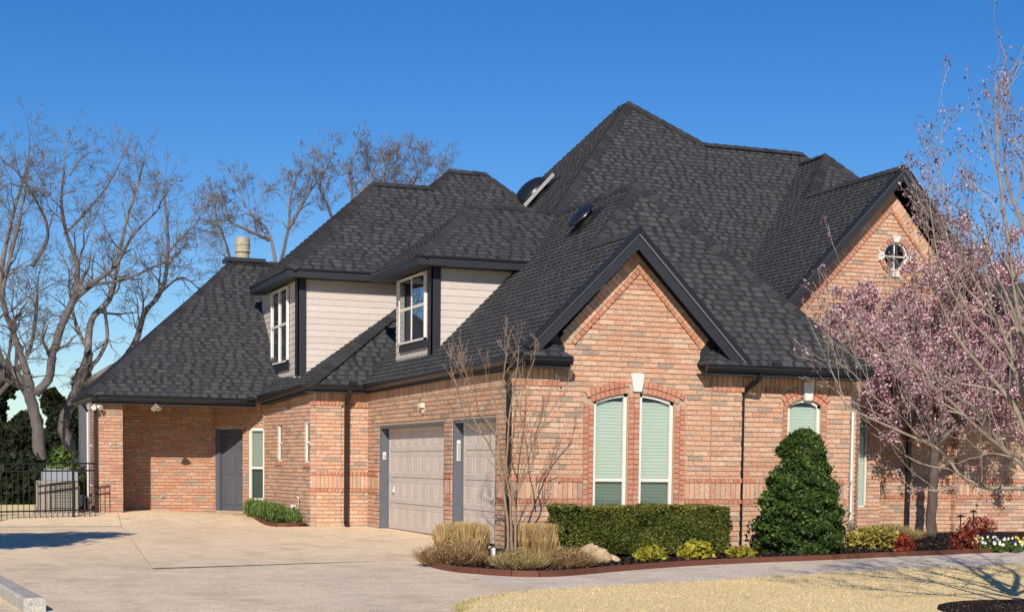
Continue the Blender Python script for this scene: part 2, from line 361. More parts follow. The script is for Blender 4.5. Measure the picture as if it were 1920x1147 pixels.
# ------------------------------------------------------------------ setting: terrain, drive, walk, lawn
def sheet(name, poly, dz, mat, parent=None, step=.5, kind='structure', jit=0, thick=0.):
    poly = ccw(poly); mb = MB(); x0 = min(p[0] for p in poly); x1 = max(p[0] for p in poly); y0 = min(p[1] for p in poly); y1 = max(p[1] for p in poly)
    nx = int((x1-x0)/step)+1; ny = int((y1-y0)/step)+1; cache = {}
    def vid(p):
        k = (round(p[0], 4), round(p[1], 4))
        if k not in cache:
            cache[k] = len(mb.v); mb.v.append((p[0], p[1], G(*p)+dz+(R_.uniform(-jit, jit) if jit else 0)))
        return cache[k]
    for i in range(nx):
        for jx in range(ny):
            q = clip([(x0+i*step, y0+jx*step), (x0+(i+1)*step, y0+jx*step), (x0+(i+1)*step, y0+(jx+1)*step), (x0+i*step, y0+(jx+1)*step)], poly)
            if len(q) > 2 and area(q) > 1e-5:
                ids = [vid(p) for p in q]
                if len(set(ids)) > 2: mb.f.append(tuple(dict.fromkeys(ids))); mb.t.append(.5); mb.m.append(0)
    if thick:
        n = len(poly)
        for i in range(n):
            a, b = poly[i], poly[(i+1) % n]; k = max(1, int(math.dist(a, b)/.5))
            for q in range(k):
                p0 = (a[0]+(b[0]-a[0])*q/k, a[1]+(b[1]-a[1])*q/k); p1 = (a[0]+(b[0]-a[0])*(q+1)/k, a[1]+(b[1]-a[1])*(q+1)/k)
                mb.add([(*p0, G(*p0)+dz), (*p1, G(*p1)+dz), (*p1, G(*p1)+dz-thick), (*p0, G(*p0)+dz-thick)], [(0, 3, 2, 1)])
    o = mb.build(name, mat, parent, kind=kind if parent is None else None); return o
def convex_fan_sheet(name, pts, dz, mat, parent=None, step=.5, thick=0., jit=0):   # concave outline: cut into x-slabs
    xs = sorted({p[0] for p in pts}); mb = MB()
    return None
terr = MB()
xs = [-600, -200, -80, -40, -25, -16]+[x*1.0 for x in range(-12, 20)]+[24, 32, 50, 100, 250, 600]
ys = [-60, -40, -30, -24]+[y*1.0 for y in range(-21, 20)]+[24, 32, 50, 90, 200, 700]
for y in ys:
    for x in xs: terr.v.append((x, y, G(x, y)-.06))
W_ = len(xs)
for j in range(len(ys)-1):
    for i in range(W_-1): terr.f.append((j*W_+i, j*W_+i+1, (j+1)*W_+i+1, (j+1)*W_+i)); terr.t.append(.5); terr.m.append(0)
ter = terr.build('ground', M['turf'], kind='structure')

# drive: base with slabs on it, joints recessed
drive = sheet('driveway', [(-7.75, -16), (2.4, -16), (2.4, 12.6), (-5.3, 12.6), (-7.5, 8)], -.009, M['foundation'], step=1.0)
g = .007
A0, A1 = (-4.36, 12.6), (-5.58, -2.2)                  # long joint
slabs = [
    [(-7.75, -2.966), (A1[0]-g, A1[1]), (A0[0]-g, A0[1]), (-5.3, 12.6), (-7.5, 8.0)],
    [(A1[0]+g, A1[1]), (-2.0, -1.03), (1.2, -.2), (1.2, 12.6), (A0[0]+g, A0[1])],
    [(-7.75, -2.97-.01), (A1[0], A1[1]-.014), (-2.0, -1.045), (1.2, -.215), (1.2, -3.1), (-2.19-.01, -3.72), (-2.62, -8.5), (-2.9, -16), (-7.75, -16)],
]
def split_convex_x(poly, cuts):                        # clips a star-ish outline into vertical slabs that are convex enough
    return poly
slabs3 = [[(-7.75, -2.976), (A1[0], A1[1]-.008), (-1.4, -.845), (-1.4, -3.78), (-7.75, -3.78)], [(-7.75, -3.78), (-2.19, -3.78), (-2.9, -16), (-7.75, -16)]]
for i, pl in enumerate(slabs[:2]+slabs3):
    sheet('slab', pl, 0, M['concrete'], drive, thick=.03)
walk = sheet('path', [(-2.186, -1.06), (2.2, .3), (16, .3), (16, -6.5), (4, -8.2), (-2.186, -16)], -.009, M['foundation'], step=1.0)
sheet('slab', [(-1.39, -.83), (2.5, .3), (16, .3), (16, -6.5), (4, -8.4), (-1.39, -16)], 0, M['walk'], walk, thick=.03); sheet('slab', [(-2.176, -3.795), (-1.39, -3.795), (-1.39, -16), (-2.886, -16)], 0, M['walk'], walk, thick=.03)

# lawn front right
lawn_edge = [onG(*p)[:2] for p in ((868, 1147), (868, 1138), (880, 1130), (915, 1122), (985, 1112), (1100, 1104), (1240, 1097), (1400, 1087), (1560, 1077), (1740, 1067), (1920, 1060), (2100, 1052))]
lawn_edge = [tuple(map(float, p)) for p in lawn_edge]
xr, yr = lawn_edge[-1]
lawn_poly = lawn_edge+[(xr+4, yr+.4), (xr+4, -16), (lawn_edge[0][0]-.4, -16)]
def inside(x, y, poly):
    c = False; n = len(poly)
    for i in range(n):
        a, b = poly[i], poly[(i+1) % n]
        if (a[1] > y) != (b[1] > y) and x < (b[0]-a[0])*(y-a[1])/(b[1]-a[1])+a[0]: c = not c
    return c
from mathutils.geometry import tessellate_polygon
def flat_poly(name, pts, dz, mat, parent=None, thick=.05, kind='structure', sub=.6):
    # any outline: triangulated and laid on the ground slope, with a skirt
    P3 = [Vector((p[0], p[1], 0)) for p in pts]; tris = tessellate_polygon([P3]); mb = MB()
    cache = {}
    def vid(p):
        k = (round(p[0], 4), round(p[1], 4))
        if k not in cache: cache[k] = len(mb.v); mb.v.append((p[0], p[1], G(*p)+dz))
        return cache[k]
    for t in tris:
        tri = ccw([tuple(P3[i][:2]) for i in t]); y0 = min(p[1] for p in tri); y1 = max(p[1] for p in tri)
        k0 = math.floor(y0/sub); k1 = math.ceil(y1/sub)
        for k in range(k0, k1):
            q = clip(tri, [(-99, k*sub), (99, k*sub), (99, (k+1)*sub), (-99, (k+1)*sub)])
            ids = list(dict.fromkeys(vid(p) for p in q))
            if len(ids) > 2: mb.f.append(tuple(ids)); mb.t.append(.5); mb.m.append(0)
    n = len(pts)
    for i in range(n):
        a, b = pts[i], pts[(i+1) % n]
        mb.add([(*a, G(*a)+dz), (*b, G(*b)+dz), (*b, G(*b)+dz-thick), (*a, G(*a)+dz-thick)], [(0, 1, 2, 3)])
    return mb.build(name, mat, parent, kind=kind if parent is None else None)
flat_poly('lawn', lawn_poly, .015, M['turf'], thick=.05)
def quads(name, C, Uv, Vv, tint, mat, parent=None, kind=None, tri=False):
    N = len(C); me = bpy.data.meshes.new(name)
    if tri: V = np.stack([C-Uv, C+Uv, C+Vv], 1); k = 3
    else: V = np.stack([C-Uv-Vv*.35, C+Uv*.5-Vv, C+Uv+Vv*.35, C-Uv*.5+Vv], 1); k = 4
    me.vertices.add(N*k); me.vertices.foreach_set('co', V.reshape(-1).astype(np.float32))
    me.loops.add(N*k); me.loops.foreach_set('vertex_index', np.arange(N*k, dtype=np.int32))
    me.polygons.add(N); me.polygons.foreach_set('loop_start', np.arange(0, N*k, k, dtype=np.int32))
    try: me.polygons.foreach_set('loop_total', np.full(N, k, dtype=np.int32))
    except Exception: pass
    me.materials.append(mat); a = me.attributes.new('tint', 'FLOAT', 'FACE'); a.data.foreach_set('value', np.clip(tint, 0, 1).astype(np.float32))
    me.update(); me.validate(); return link(name, me, parent, kind)
def rdir(n): d = NR.normal(size=(n, 3)); return d/np.linalg.norm(d, axis=1, keepdims=True)
def leaves(name, C, size, tint, mat, parent=None, kind=None, flat=None, elong=1.0):
    n = len(C); nrm = rdir(n)
    if flat is not None: nrm = nrm+np.array(flat); nrm /= np.linalg.norm(nrm, axis=1, keepdims=True)
    a = np.cross(nrm, rdir(n)); a /= np.linalg.norm(a, axis=1, keepdims=True); b = np.cross(nrm, a)
    s = (size*NR.uniform(.6, 1.3, n))[:, None] if np.isscalar(size) else size[:, None]
    return quads(name, C, a*s*elong, b*s, tint, mat, parent, kind)
# dormant turf: short blades as ground cover
pts = []
ly0 = min(p[1] for p in lawn_edge)
while len(pts) < 48000:
    x = R_.uniform(-3.8, 9.5); y = R_.uniform(-10.5, -3.4)
    if inside(x, y, lawn_poly): pts.append((x, y))
P = np.array([(x, y, G(x, y)+.015) for x, y in pts]); n = len(P)
U = rdir(n); U[:, 2] = 0; U *= .0035; Vt = rdir(n)*.022; Vt[:, 2] = NR.uniform(.012, .035, n)
big = np.array([math.sin(p[0]*1.7+math.sin(p[1]*2.1)*2)*.5+.5 for p in P])
edge = np.array([min(math.hypot(p[0]-e[0], p[1]-e[1]) for e in lawn_edge[:5]) for p in P])
tn = NR.uniform(.1, .88, n)*(.75+.25*big); tn[(NR.rand(n) < .05)] = 1; tn[(edge < .25) & (NR.rand(n) < .3)] = 1
quads('lawn_grass', P, U, Vt, tn, M['lawn'], kind='stuff', tri=True)

le = fine(lawn_edge, 4); ee = []
for _ in range(5200):
    i = R_.randrange(len(le)-1); t = R_.random(); p = le[i]*(1-t)+le[i+1]*t; ee.append(p+np.array([R_.gauss(0, .035), R_.gauss(.01, .035)]))
P = np.array([(p[0], p[1], G(p[0], p[1])+.0) for p in ee]); n = len(P); U = rdir(n); U[:, 2] = 0; U *= .004; Vt = rdir(n)*.035; Vt[:, 2] = NR.uniform(.02, .05, n)
quads('lawn_edge_grass', P, U, Vt, np.where(NR.rand(n) < np.clip(.5-(P[:, 0]+3.5)*.3, .08, .5), 1.0, NR.uniform(.1, .9, n)), M['lawn'], kind='stuff', tri=True)
# planting bed
bed_edge = [tuple(map(float, onG(*p)[:2])) for p in ((800, 1040), (797, 1053), (812, 1063), (850, 1071), (900, 1076), (960, 1080), (1010, 1081), (1060, 1079), (1120, 1074), (1200, 1067), (1300, 1060), (1400, 1055), (1550, 1049), (1700, 1042), (1800, 1038), (1920, 1032), (2040, 1024))]
bed_poly = [(-.02, .9), (-.9, .2)]+bed_edge+[(14, 4.3), (8.5, 4.3), (5.8, .8), (.1, .02)]
bed_poly = [(-.02, .9), (-.9, .2)]+[tuple(map(float, p)) for p in fine(bed_edge)]+[(14, 4.3), (8.5, 4.3), (5.8, .8), (.1, .02)]
flat_poly('flower_bed_ground', bed_poly, .03, M['mulch'], thick=.06)
pts = []
while len(pts) < 9000:
    x = R_.uniform(-2.3, 10.5); y = R_.uniform(-4.6, 3.5)
    if inside(x, y, bed_poly): pts.append((x, y))
P = np.array([(x, y, G(x, y)+.04+R_.random()*.015) for x, y in pts])
leaves('mulch_chips', P, .016, NR.uniform(0, 1, len(P))**2, M['chip'], kind='stuff', flat=(0, 0, 1.2), elong=1.6)
def edging(name, pts, label, wd=.03, h=.075, group=None):
    root = thing(name, label, 'edging', (pts[0][0], pts[0][1], G(*pts[0])), group)
    fp = fine(pts, 4); per = 4
    for s0 in range(0, len(fp)-1, per):
        seg = fp[s0:s0+per+1]; mb = MB(); n = len(seg); vs = []
        for i, p in enumerate(seg):
            d = seg[min(i+1, n-1)]-seg[max(i-1, 0)]; d /= np.linalg.norm(d); nn = np.array([-d[1], d[0]])*wd/2; z = G(*p)-.01
            q = p+d*(.006 if i == 0 else -.006 if i == n-1 else 0)
            vs += [(*(q-nn), z), (*(q+nn), z), (*(q+nn), z+h+.01), (*(q-nn), z+h+.01)]
        fs = [(4*i+a, 4*i+4+a, 4*i+4+(a+1) % 4, 4*i+(a+1) % 4) for i in range(n-1) for a in range(4)]+[(0, 1, 2, 3), (4*n-1, 4*n-2, 4*n-3, 4*n-4)]
        mb.add(vs, fs, R_.random()); mb.build('edging_board', M['edging'], root)
    return root
edging('bed_edging', bed_edge, 'long curved red-brown edging round the mulch bed in front of the tall windows')
sb = [tuple(map(float, onG(*p)[:2])) for p in ((455, 961), (480, 972), (520, 987), (586, 985))]
sbp = [sb[0], sb[1], sb[2], sb[3], (-1.16, 8.35), (-1.44, 10.9), (-1.7, 11.4)]
flat_poly('side_bed_ground', sbp, .03, M['mulch'], thick=.06)
edging('bed_edging', sb, 'short straight red-brown edging of the small bed below the two narrow windows')

# kerb bottom left and rough grass beside it
k0, k1 = onG(0, 1096)[:2], onG(88, 1147)[:2]
dk = (k1-k0)/np.linalg.norm(k1-k0); nk = np.array([dk[1], -dk[0]]) 
if nk[0] > 0: nk = -nk
mb = MB(); a = k0-dk*5; b = k1-dk*.05; z = G(*a)
sec = [(0, -.05), (0, .10), (.02, .125), (.17, .125), (.19, .10), (.19, -.05)]
for q0, q1 in ((a, k0-dk*.8), (k0-dk*.79, b)):
    mb2 = [(*(q0+nk*s_), G(*q0)+z_) for s_, z_ in sec]+[(*(q1+nk*s_), G(*q1)+z_) for s_, z_ in sec]
    mb.add(mb2, [(i, (i+1) % 6, (i+1) % 6+6, i+6) for i in range(6)]+[(5, 4, 3, 2, 1, 0), (6, 7, 8, 9, 10, 11)])
mb.build('kerb', M['kerb'], kind='structure')
pts = [(k0+dk*R_.uniform(-2, 2.2)+nk*(.2+R_.random()**1.3*1.5)) for _ in range(5000)]
P = np.array([(p[0], p[1], G(p[0], p[1])-.05) for p in pts]); n = len(P); U = rdir(n)*.004; U[:, 2] = 0; Vt = rdir(n)*.03; Vt[:, 2] = NR.uniform(.02, .10, n)
quads('verge_grass', P, U, Vt, NR.uniform(.0, .9, n), M['lawn'], kind='stuff', tri=True)

# ------------------------------------------------------------------ the house
house = thing('brick_house', 'large salmon brick house with steep charcoal shingle roofs and two garage doors', 'house')
walls = {}
def wallpart(key, name): 
    walls[key] = MB(); walls[key].pname = name; return walls[key]
def window(fr, s0, s1, z0, z1, n, label=None, fw=.045, rail=None, mull=None, top=None, curtain=True, glass='glass', blindz=None, dep=.05, name='window', blind_mat='blind', wkey='front', back=.16, tilt=0):
    """frame with bars, pane and blind; top: function s -> z of a curved head"""
    s0 += .003; s1 -= .003; z0 += .003
    w = MB(); T = top or (lambda s_: z1-.003)
    def bar(a, b, c, d, n0=-.03, n1=.02):
        w.add([fr.P(a, c, n+n1), fr.P(b, c, n+n1), fr.P(b, d, n+n1), fr.P(a, d, n+n1), fr.P(a, c, n+n0), fr.P(b, c, n+n0), fr.P(b, d, n+n0), fr.P(a, d, n+n0)],
              [(0, 1, 2, 3), (0, 4, 5, 1), (1, 5, 6, 2), (2, 6, 7, 3), (3, 7, 4, 0)])
    K = 10 if top else 1
    if top:
        for i in range(K):
            p, q = s0+(s1-s0)*i/K, s0+(s1-s0)*(i+1)/K; walls[wkey].add([fr.P(p, T(p)-.002), fr.P(q, T(q)-.002), fr.P(q, z1+.02), fr.P(p, z1+.02)], [(0, 1, 2, 3)]); walls[wkey].add([fr.P(p, T(p)), fr.P(q, T(q)), fr.P(q, T(q), -.09), fr.P(p, T(p), -.09)], [(0, 1, 2, 3)])
    def strip_head(a, b, th):
        for i in range(K):
            p, q = a+(b-a)*i/K, a+(b-a)*(i+1)/K
            w.add([fr.P(p, T(p)-th, n+.02), fr.P(q, T(q)-th, n+.02), fr.P(q, T(q), n+.02), fr.P(p, T(p), n+.02), fr.P(p, T(p)-th, n-.03), fr.P(q, T(q)-th, n-.03)], [(0, 1, 2, 3), (0, 4, 5, 1)])
    w.add([fr.P(s0, z0, n+.02), fr.P(s0+fw, z0, n+.02), fr.P(s0+fw, T(s0+fw), n+.02), fr.P(s0, T(s0), n+.02), fr.P(s0+fw, z0, n-.03), fr.P(s0+fw, T(s0+fw), n-.03), fr.P(s0, z0, n-.03), fr.P(s0, T(s0), n-.03)], [(0, 1, 2, 3), (1, 4, 5, 2), (0, 3, 7, 6)])
    w.add([fr.P(s1-fw, z0, n+.02), fr.P(s1, z0, n+.02), fr.P(s1, T(s1), n+.02), fr.P(s1-fw, T(s1-fw), n+.02), fr.P(s1-fw, z0, n-.03), fr.P(s1-fw, T(s1-fw), n-.03), fr.P(s1, z0, n-.03), fr.P(s1, T(s1), n-.03)], [(0, 1, 2, 3), (0, 3, 5, 4), (1, 2, 7, 6)])
    strip_head(s0, s1, fw); bar(s0, s1, z0, z0+fw)
    if mull: 
        for mm in mull: bar(mm-fw*.55, mm+fw*.55, z0+fw, min(T(mm-.01), T(mm+.01))-fw, -.03, .018)
    if rail: bar(s0+fw, s1-fw, rail-.024, rail+.024, -.03, .012)
    o = w.build(name, M['window'], house)
    if label: o['label'] = label
    gl = MB(); gl.add([fr.P(s0, z0, n-.012)]+[fr.P(s1, z0, n-.012)]+[fr.P(s1-(s1-s0)*i/K, T(s1-(s1-s0)*i/K), n-.012) for i in range(K+1)], [tuple(range(K+3))])
    if tilt:
        gl = MB(); mm = mull[0]
        for a, b in ((s0+fw*.6, mm), (mm, s1-fw*.6)): gl.add([fr.P(a, z0, n-.010+tilt), fr.P(b, z0, n-.010-tilt), fr.P(b, z1, n-.010-tilt), fr.P(a, z1, n-.010+tilt)], [(0, 1, 2, 3)])
    gl.build('pane', M[glass], o)
    if rail and glass == 'glass' and z1-z0 > 1.2:
        g2 = MB(); g2.add([fr.P(s0+fw, z0+fw, n-.006), fr.P(s1-fw, z0+fw, n-.006), fr.P(s1-fw, rail-.02, n-.006), fr.P(s0+fw, rail-.02, n-.006)], [(0, 1, 2, 3)]); g2.build('insect_screen', M['screen'], o)
    if curtain:
        bl = MB(); bz = blindz or (z1-.04); k = int((bz-z0)/.05); vs = []; fs = []
        for i in range(k+1):
            zz = z0+i*.05
            vs += [fr.P(s0+.01, zz, n-dep), fr.P(s1-.01, zz, n-dep), fr.P(s0+.01, zz+.044, n-dep-.007), fr.P(s1-.01, zz+.044, n-dep-.007)]
            fs.append((4*i, 4*i+1, 4*i+3, 4*i+2))
            if i < k: fs.append((4*i+2, 4*i+3, 4*i+5, 4*i+4))
        bl.add(vs, fs); bl.build('blind', M[blind_mat], o)
    bk = MB(); e_ = .02 if back > .1 else -.02; bk.add([fr.P(s0-e_, z0-e_, n-back), fr.P(s1+e_, z0-e_, n-back), fr.P(s1+e_, z1+e_, n-back), fr.P(s0-e_, z1+e_, n-back)], [(0, 1, 2, 3)]); bk.build('window_back', M['dark'], o)
    return o

# --- front gable block, wall plane Y = .03, piers on Y = 0
FR0 = Fr((0, 0), (1, 0)); FRG = Fr((0, .035), (1, 0)); FRW = Fr((0, .13), (1, 0))
B1 = (.985, 1.055); B2 = (.66, .725)                   # bottom and top of the two rowlock bands
w = wallpart('front', 'front_gable_wall')
gpoly = [(.65, -.1), (3.19, -.1), (3.19, 3.12), (1.93, 4.44), (.65, 3.10)]
cenA = (1.905, .55); RA = 1.775                         # head of the window pair: crown 2.325
def headA(s_): return cenA[1]+math.sqrt(max(.01, RA*RA-(s_-cenA[0])**2))
w1 = (1.225, 1.785, .50, 2.33); w2 = (1.985, 2.565, .50, 2.33)
holes = [(w1[0], w1[1], w1[2], 2.17), (w2[0], w2[1], w2[2], 2.17)]
backing(w, FRG, gpoly, [(w1[0], w1[1], .5, 2.34), (w2[0], w2[1], .5, 2.34)])
colz = 2.20
bh = [(1.045, 2.76, -.2, 2.33)]+[(1.20, 2.61, 2.3, 2.50)]
courses(FRG, gpoly, bh, 'front', skip=[(B2[0], B2[1]), (B2[1], B1[0]), (B1[0], B1[1])])
# fill the corners between the courses and the arch rings
RJ = lambda a, b: math.hypot(a-cenA[0], b-cenA[1]) < RA+.20
courses(FRG, [(1.045, 2.2), (1.9, 2.2), (1.9, 2.6), (1.045, 2.6)], [], 'front', n=-.001, rej=lambda a, b: RJ(a, b) or (a > 1.21 and b > 2.49) or b > 2.32 and a < 1.19, L=.09)
courses(FRG, [(1.9, 2.2), (2.76, 2.2), (2.76, 2.6), (1.9, 2.6)], [], 'front', n=-.001, rej=lambda a, b: RJ(a, b) or (a < 2.60 and b > 2.49) or b > 2.32 and a > 2.62, L=.09)
a1 = math.asin((2.62-1.905)/RA)
arch(FRG, cenA, RA+.003, RA+.088, -a1, a1, 'front', 0, .016, skipf=lambda m: abs(m) < .052)
arch(FRG, cenA, RA+.096, RA+.185, -a1*1.07, a1*1.07, 'front', 0, .034, skipf=lambda m: abs(m) < .052)
for s0, s1 in ((1.055, 1.13), (1.14, 1.215), (1.797, 1.880), (1.890, 1.973), (2.575, 2.655), (2.665, 2.745)):
    stack(FRG, s0, s1, -.05, 2.33 if 1.7 < s0 < 2 else 2.14 if (s0 > 1.1 and s0 < 2.6) else 2.17, 'front', 0, .013)
for s0, s1, fr, n in ((.65, 1.045, FRG, 0), (2.76, 3.19, FRG, 0)):
    strip(fr, s0, s1, *B1, 'front', n, .028, .078, True); strip(fr, s0, s1, *B2, 'front', n, .028, .078, True); strip(fr, s0, s1, B2[1]+.008, B1[0]-.008, 'front', n, .012, .082)
def curved(c, a, b): return lambda s_: a
k1 = window(FRG, *w1, -.055, 'tall arched window left of the white keystone', rail=1.015, top=headA, blindz=2.16, fw=.05, dep=.045)
k2 = window(FRG, *w2, -.055, 'tall arched window right of the white keystone', rail=1.015, top=headA, blindz=2.16, fw=.05, dep=.045)
def keystone(fr, c, z0, z1, wb, wt, n0=0, n1=.05):
    mb = MB(); pts = [(c-wb, z0), (c+wb, z0), (c+wt, z1-.05), (c+wt*.86, z1), (c-wt*.86, z1), (c-wt, z1-.05)]
    vs, fs = ext(fr, pts, n0, n1); mb.add(vs, fs); return mb.build('keystone', M['white'], house)
keystone(FRG, 1.925, 2.35, 2.63, .068, .108, 0, .055)
# rake courses of the gable
def rake(fr, apex, slope, side, t0, t1, key, so=.0, ws=.19, wr=.06, nr=.03, wd=.085):
    L = math.hypot(1, slope); tx, tz = side/L, -slope/L; nx, nz_ = -side*slope/L, -1/L   # along and inward
    k = round((t1-t0)/wd); d = (t1-t0)/k
    for i in range(k):
        a, b = t0+i*d+.005, t0+(i+1)*d-.005
        q = lambda t, u: (apex[0]+tx*t+nx*u, apex[1]+tz*t+nz_*u)
        pl = [q(a, so), q(b, so), q(b, so+ws), q(a, so+ws)]
        pl = clip(ccw(pl), [(apex[0], -9), (99, -9), (99, 99), (apex[0], 99)] if side > 0 else [(-99, -9), (apex[0], -9), (apex[0], 99), (-99, 99)])
        if len(pl) > 2: brick(fr, pl, key, rt(), .004, .017)
        pl = [q(a, so+ws+.008), q(b, so+ws+.008), q(b, so+ws+.008+wr), q(a, so+ws+.008+wr)]
        pl = clip(ccw(pl), [(apex[0], -9), (99, -9), (99, 99), (apex[0], 99)] if side > 0 else [(-99, -9), (apex[0], -9), (apex[0], 99), (-99, 99)])
        if len(pl) > 2: brick(fr, pl, key, redt(), .004, nr+.012)
rake(FRG, (1.93, 4.50), 1.05, -1, 0, 1.80, 'front'); rake(FRG, (1.93, 4.50), 1.05, 1, 0, 1.80, 'front')
# piers
for key, nm, s0, s1 in (('pier1', 'corner_pier_wall', .12, .65), ('pier2', 'right_pier_wall', 3.19, 3.72)):
    w = wallpart(key, nm)
    pp = [(s0, -.1), (s1, -.1), (s1, 2.66), (s0, 2.66)]
    backing(w, FR0, pp, []); w.add([FR0.P(s1, -.1), FR0.P(s1, 2.66), FR0.P(s1, 2.66, -.14), FR0.P(s1, -.1, -.14)], [(0, 1, 2, 3)]); w.add([FR0.P(s0, -.1), FR0.P(s0, 2.66), FR0.P(s0, 2.66, -.14), FR0.P(s0, -.1, -.14)], [(0, 1, 2, 3)])
    courses(FR0, pp, [], key, L=.254, skip=[B2, (B2[1], B1[0]), B1, (2.395, 2.66)])
    strip(FR0, s0, s1+.02, *B1, key, 0, .022, .078, True); strip(FR0, s0, s1+.02, *B2, key, 0, .022, .078, True); strip(FR0, s0, s1, B2[1]+.008, B1[0]-.008, key, 0, .010, .082)
    strip(FR0, s0, s1+.025, 2.395, 2.46, key, 0, .030, .078, True); strip(FR0, s0, s1, 2.468, 2.66, key, 0, .010, .082)
FRC = Fr((.0, .22), (.12, -.22)); Lc = math.hypot(.12, .22)
w = wallpart('chamfer', 'corner_chamfer_wall'); pp = [(0, -.1), (Lc, -.1), (Lc, 2.66), (0, 2.66)]
backing(w, FRC, pp, []); courses(FRC, pp, [], 'chamfer', skip=[B2, (B2[1], B1[0]), B1, (2.395, 2.66)])
strip(FRC, 0, Lc, *B1, 'chamfer', 0, .022, .08, True); strip(FRC, 0, Lc, *B2, 'chamfer', 0, .022, .08, True); strip(FRC, 0, Lc, B2[1]+.008, B1[0]-.008, 'chamfer'); strip(FRC, 0, Lc, 2.395, 2.46, 'chamfer', 0, .03, .08, True); strip(FRC, 0, Lc, 2.468, 2.66, 'chamfer')
# --- wing with the small arched window
w = wallpart('wing', 'front_wing_wall'); pp = [(3.72, -.1), (5.75, -.1), (5.75, 2.66), (3.72, 2.66)]
cenW = (4.925, 1.865); RW = .455
def headW(s_): return cenW[1]+math.sqrt(max(.01, RW*RW-(s_-cenW[0])**2))
w3 = (4.62, 5.23, .5, 2.33)
backing(w, FRW, pp, [(w3[0], w3[1], .5, 2.32)])
courses(FRW, pp, [(w3[0]-.1, w3[1]+.1, -.2, 2.2), (4.5, 5.35, 2.15, 2.36)], 'wing', skip=[B2, (B2[1], B1[0]), B1, (2.36, 2.66)])
for s0, s1 in ((3.80, 4.52), (5.33, 5.75)):
    strip(FRW, s0, s1, *B1, 'wing', 0, .022, .078, True); strip(FRW, s0, s1, *B2, 'wing', 0, .022, .078, True); strip(FRW, s0, s1, B2[1]+.008, B1[0]-.008, 'wing', 0, .010, .082)
strip(FRW, 3.72, 5.75, 2.50, 2.66, 'wing', 0, .010, .082)
strip(FRW, 4.20, 4.50, 2.41, 2.48, 'wing', 0, .030, .078, True); strip(FRW, 5.36, 5.77, 2.41, 2.48, 'wing', 0, .030, .078, True)
strip(FRW, 3.72, 4.2, 2.36, 2.49, 'wing', 0, .010, .082); strip(FRW, 4.2, 4.5, 2.34, 2.40, 'wing', 0, .009, .2); strip(FRW, 5.36, 5.75, 2.34, 2.40, 'wing', 0, .009, .2)
aw = math.asin(.34/RW)*.98
arch(FRW, cenW, RW+.003, RW+.088, -aw, aw, 'wing', 0, .016, skipf=lambda m: abs(m) < .12)
arch(FRW, cenW, RW+.096, RW+.185, -aw*.95, aw*.95, 'wing', 0, .034, skipf=lambda m: abs(m) < .12)
for s0, s1 in ((4.53, 4.61), (5.24, 5.32)): stack(FRW, s0, s1, -.05, 2.2, 'wing', 0, .012)
window(FRW, *w3, -.055, 'small arched window above the round-headed shrub', rail=1.015, top=headW, blindz=2.16, fw=.05, dep=.045, wkey='wing')
keystone(FRW, 4.965, 2.30, 2.59, .062, .10, 0, .06)
# bay corner right of the wing
FRB = Fr((5.75, .12), (.72, .70)); w = wallpart('bay', 'bay_corner_wall'); pp = [(0, -.1), (.72, -.1), (.72, 2.66), (0, 2.66)]
backing(w, FRB, pp, [(.08, .44, .35, 2.35)]); courses(FRB, pp, [(.08, .44, .35, 2.35)], 'bay', skip=[(2.46, 2.66)]); strip(FRB, 0, .72, 2.47, 2.66, 'bay')
window(FRB, .08, .44, .35, 2.35, -.03, 'narrow window in the angled corner beside the green glass', rail=1.015, dep=.045)
w = wallpart('entry', 'entry_wall'); FRE = Fr((6.268, .625), (0, 1)); pp = [(0, -.1), (3.5, -.1), (3.5, 2.7), (0, 2.7)]; backing(w, FRE, pp, [])
FRE2 = Fr((6.63, 3.9), (1, 0)); w = wallpart('entry2', 'entry_back_wall'); pp = [(0, -.1), (2.3, -.1), (2.3, 3.6), (0, 3.6)]
gx0, gx1 = onY(1609, 850, 3.9)[0]-6.63, onY(1626, 850, 3.9)[0]-6.63
backing(w, FRE2, pp, [(gx0, gx1, .5, 2.9)]); courses(FRE2, pp, [(gx0, gx1, .5, 2.9)], 'entry2', h=.0735)
window(FRE2, gx0, gx1, .5, 2.9, -.03, 'tall narrow green-tinted window in the shaded entry recess', dep=.045, fw=.028)

# --- garage wall on X = 0, s runs from the inner corner towards the front
FGA = Fr((0, 8.21), (0, -1)); w = wallpart('garage', 'garage_wall'); LG = 8.0
pp = [(0, -.1), (LG, -.1), (LG, 2.62), (0, 2.62)]
D1h = (.81, 4.79, -.2, 1.94); D2h = (5.21, 7.31, -.2, 1.95)
backing(w, FGA, pp, [(*D1h, .18), (*D2h, .18)])
courses(FGA, pp, [D1h, D2h], 'garage', h=.0765, skip=[B2, (B2[1], B1[0]), B1, (2.40, 2.62)])
strip(FGA, 0, LG, 2.41, 2.62, 'garage')
for s0, s1 in ((0, .79), (4.81, 5.19), (7.33, LG)):
    strip(FGA, s0, s1, *B1, 'garage', 0, .028, .078, True); strip(FGA, s0, s1, *B2, 'garage', 0, .028, .078, True); strip(FGA, s0, s1, B2[1]+.008, B1[0]-.008, 'garage', 0, .010, .082)
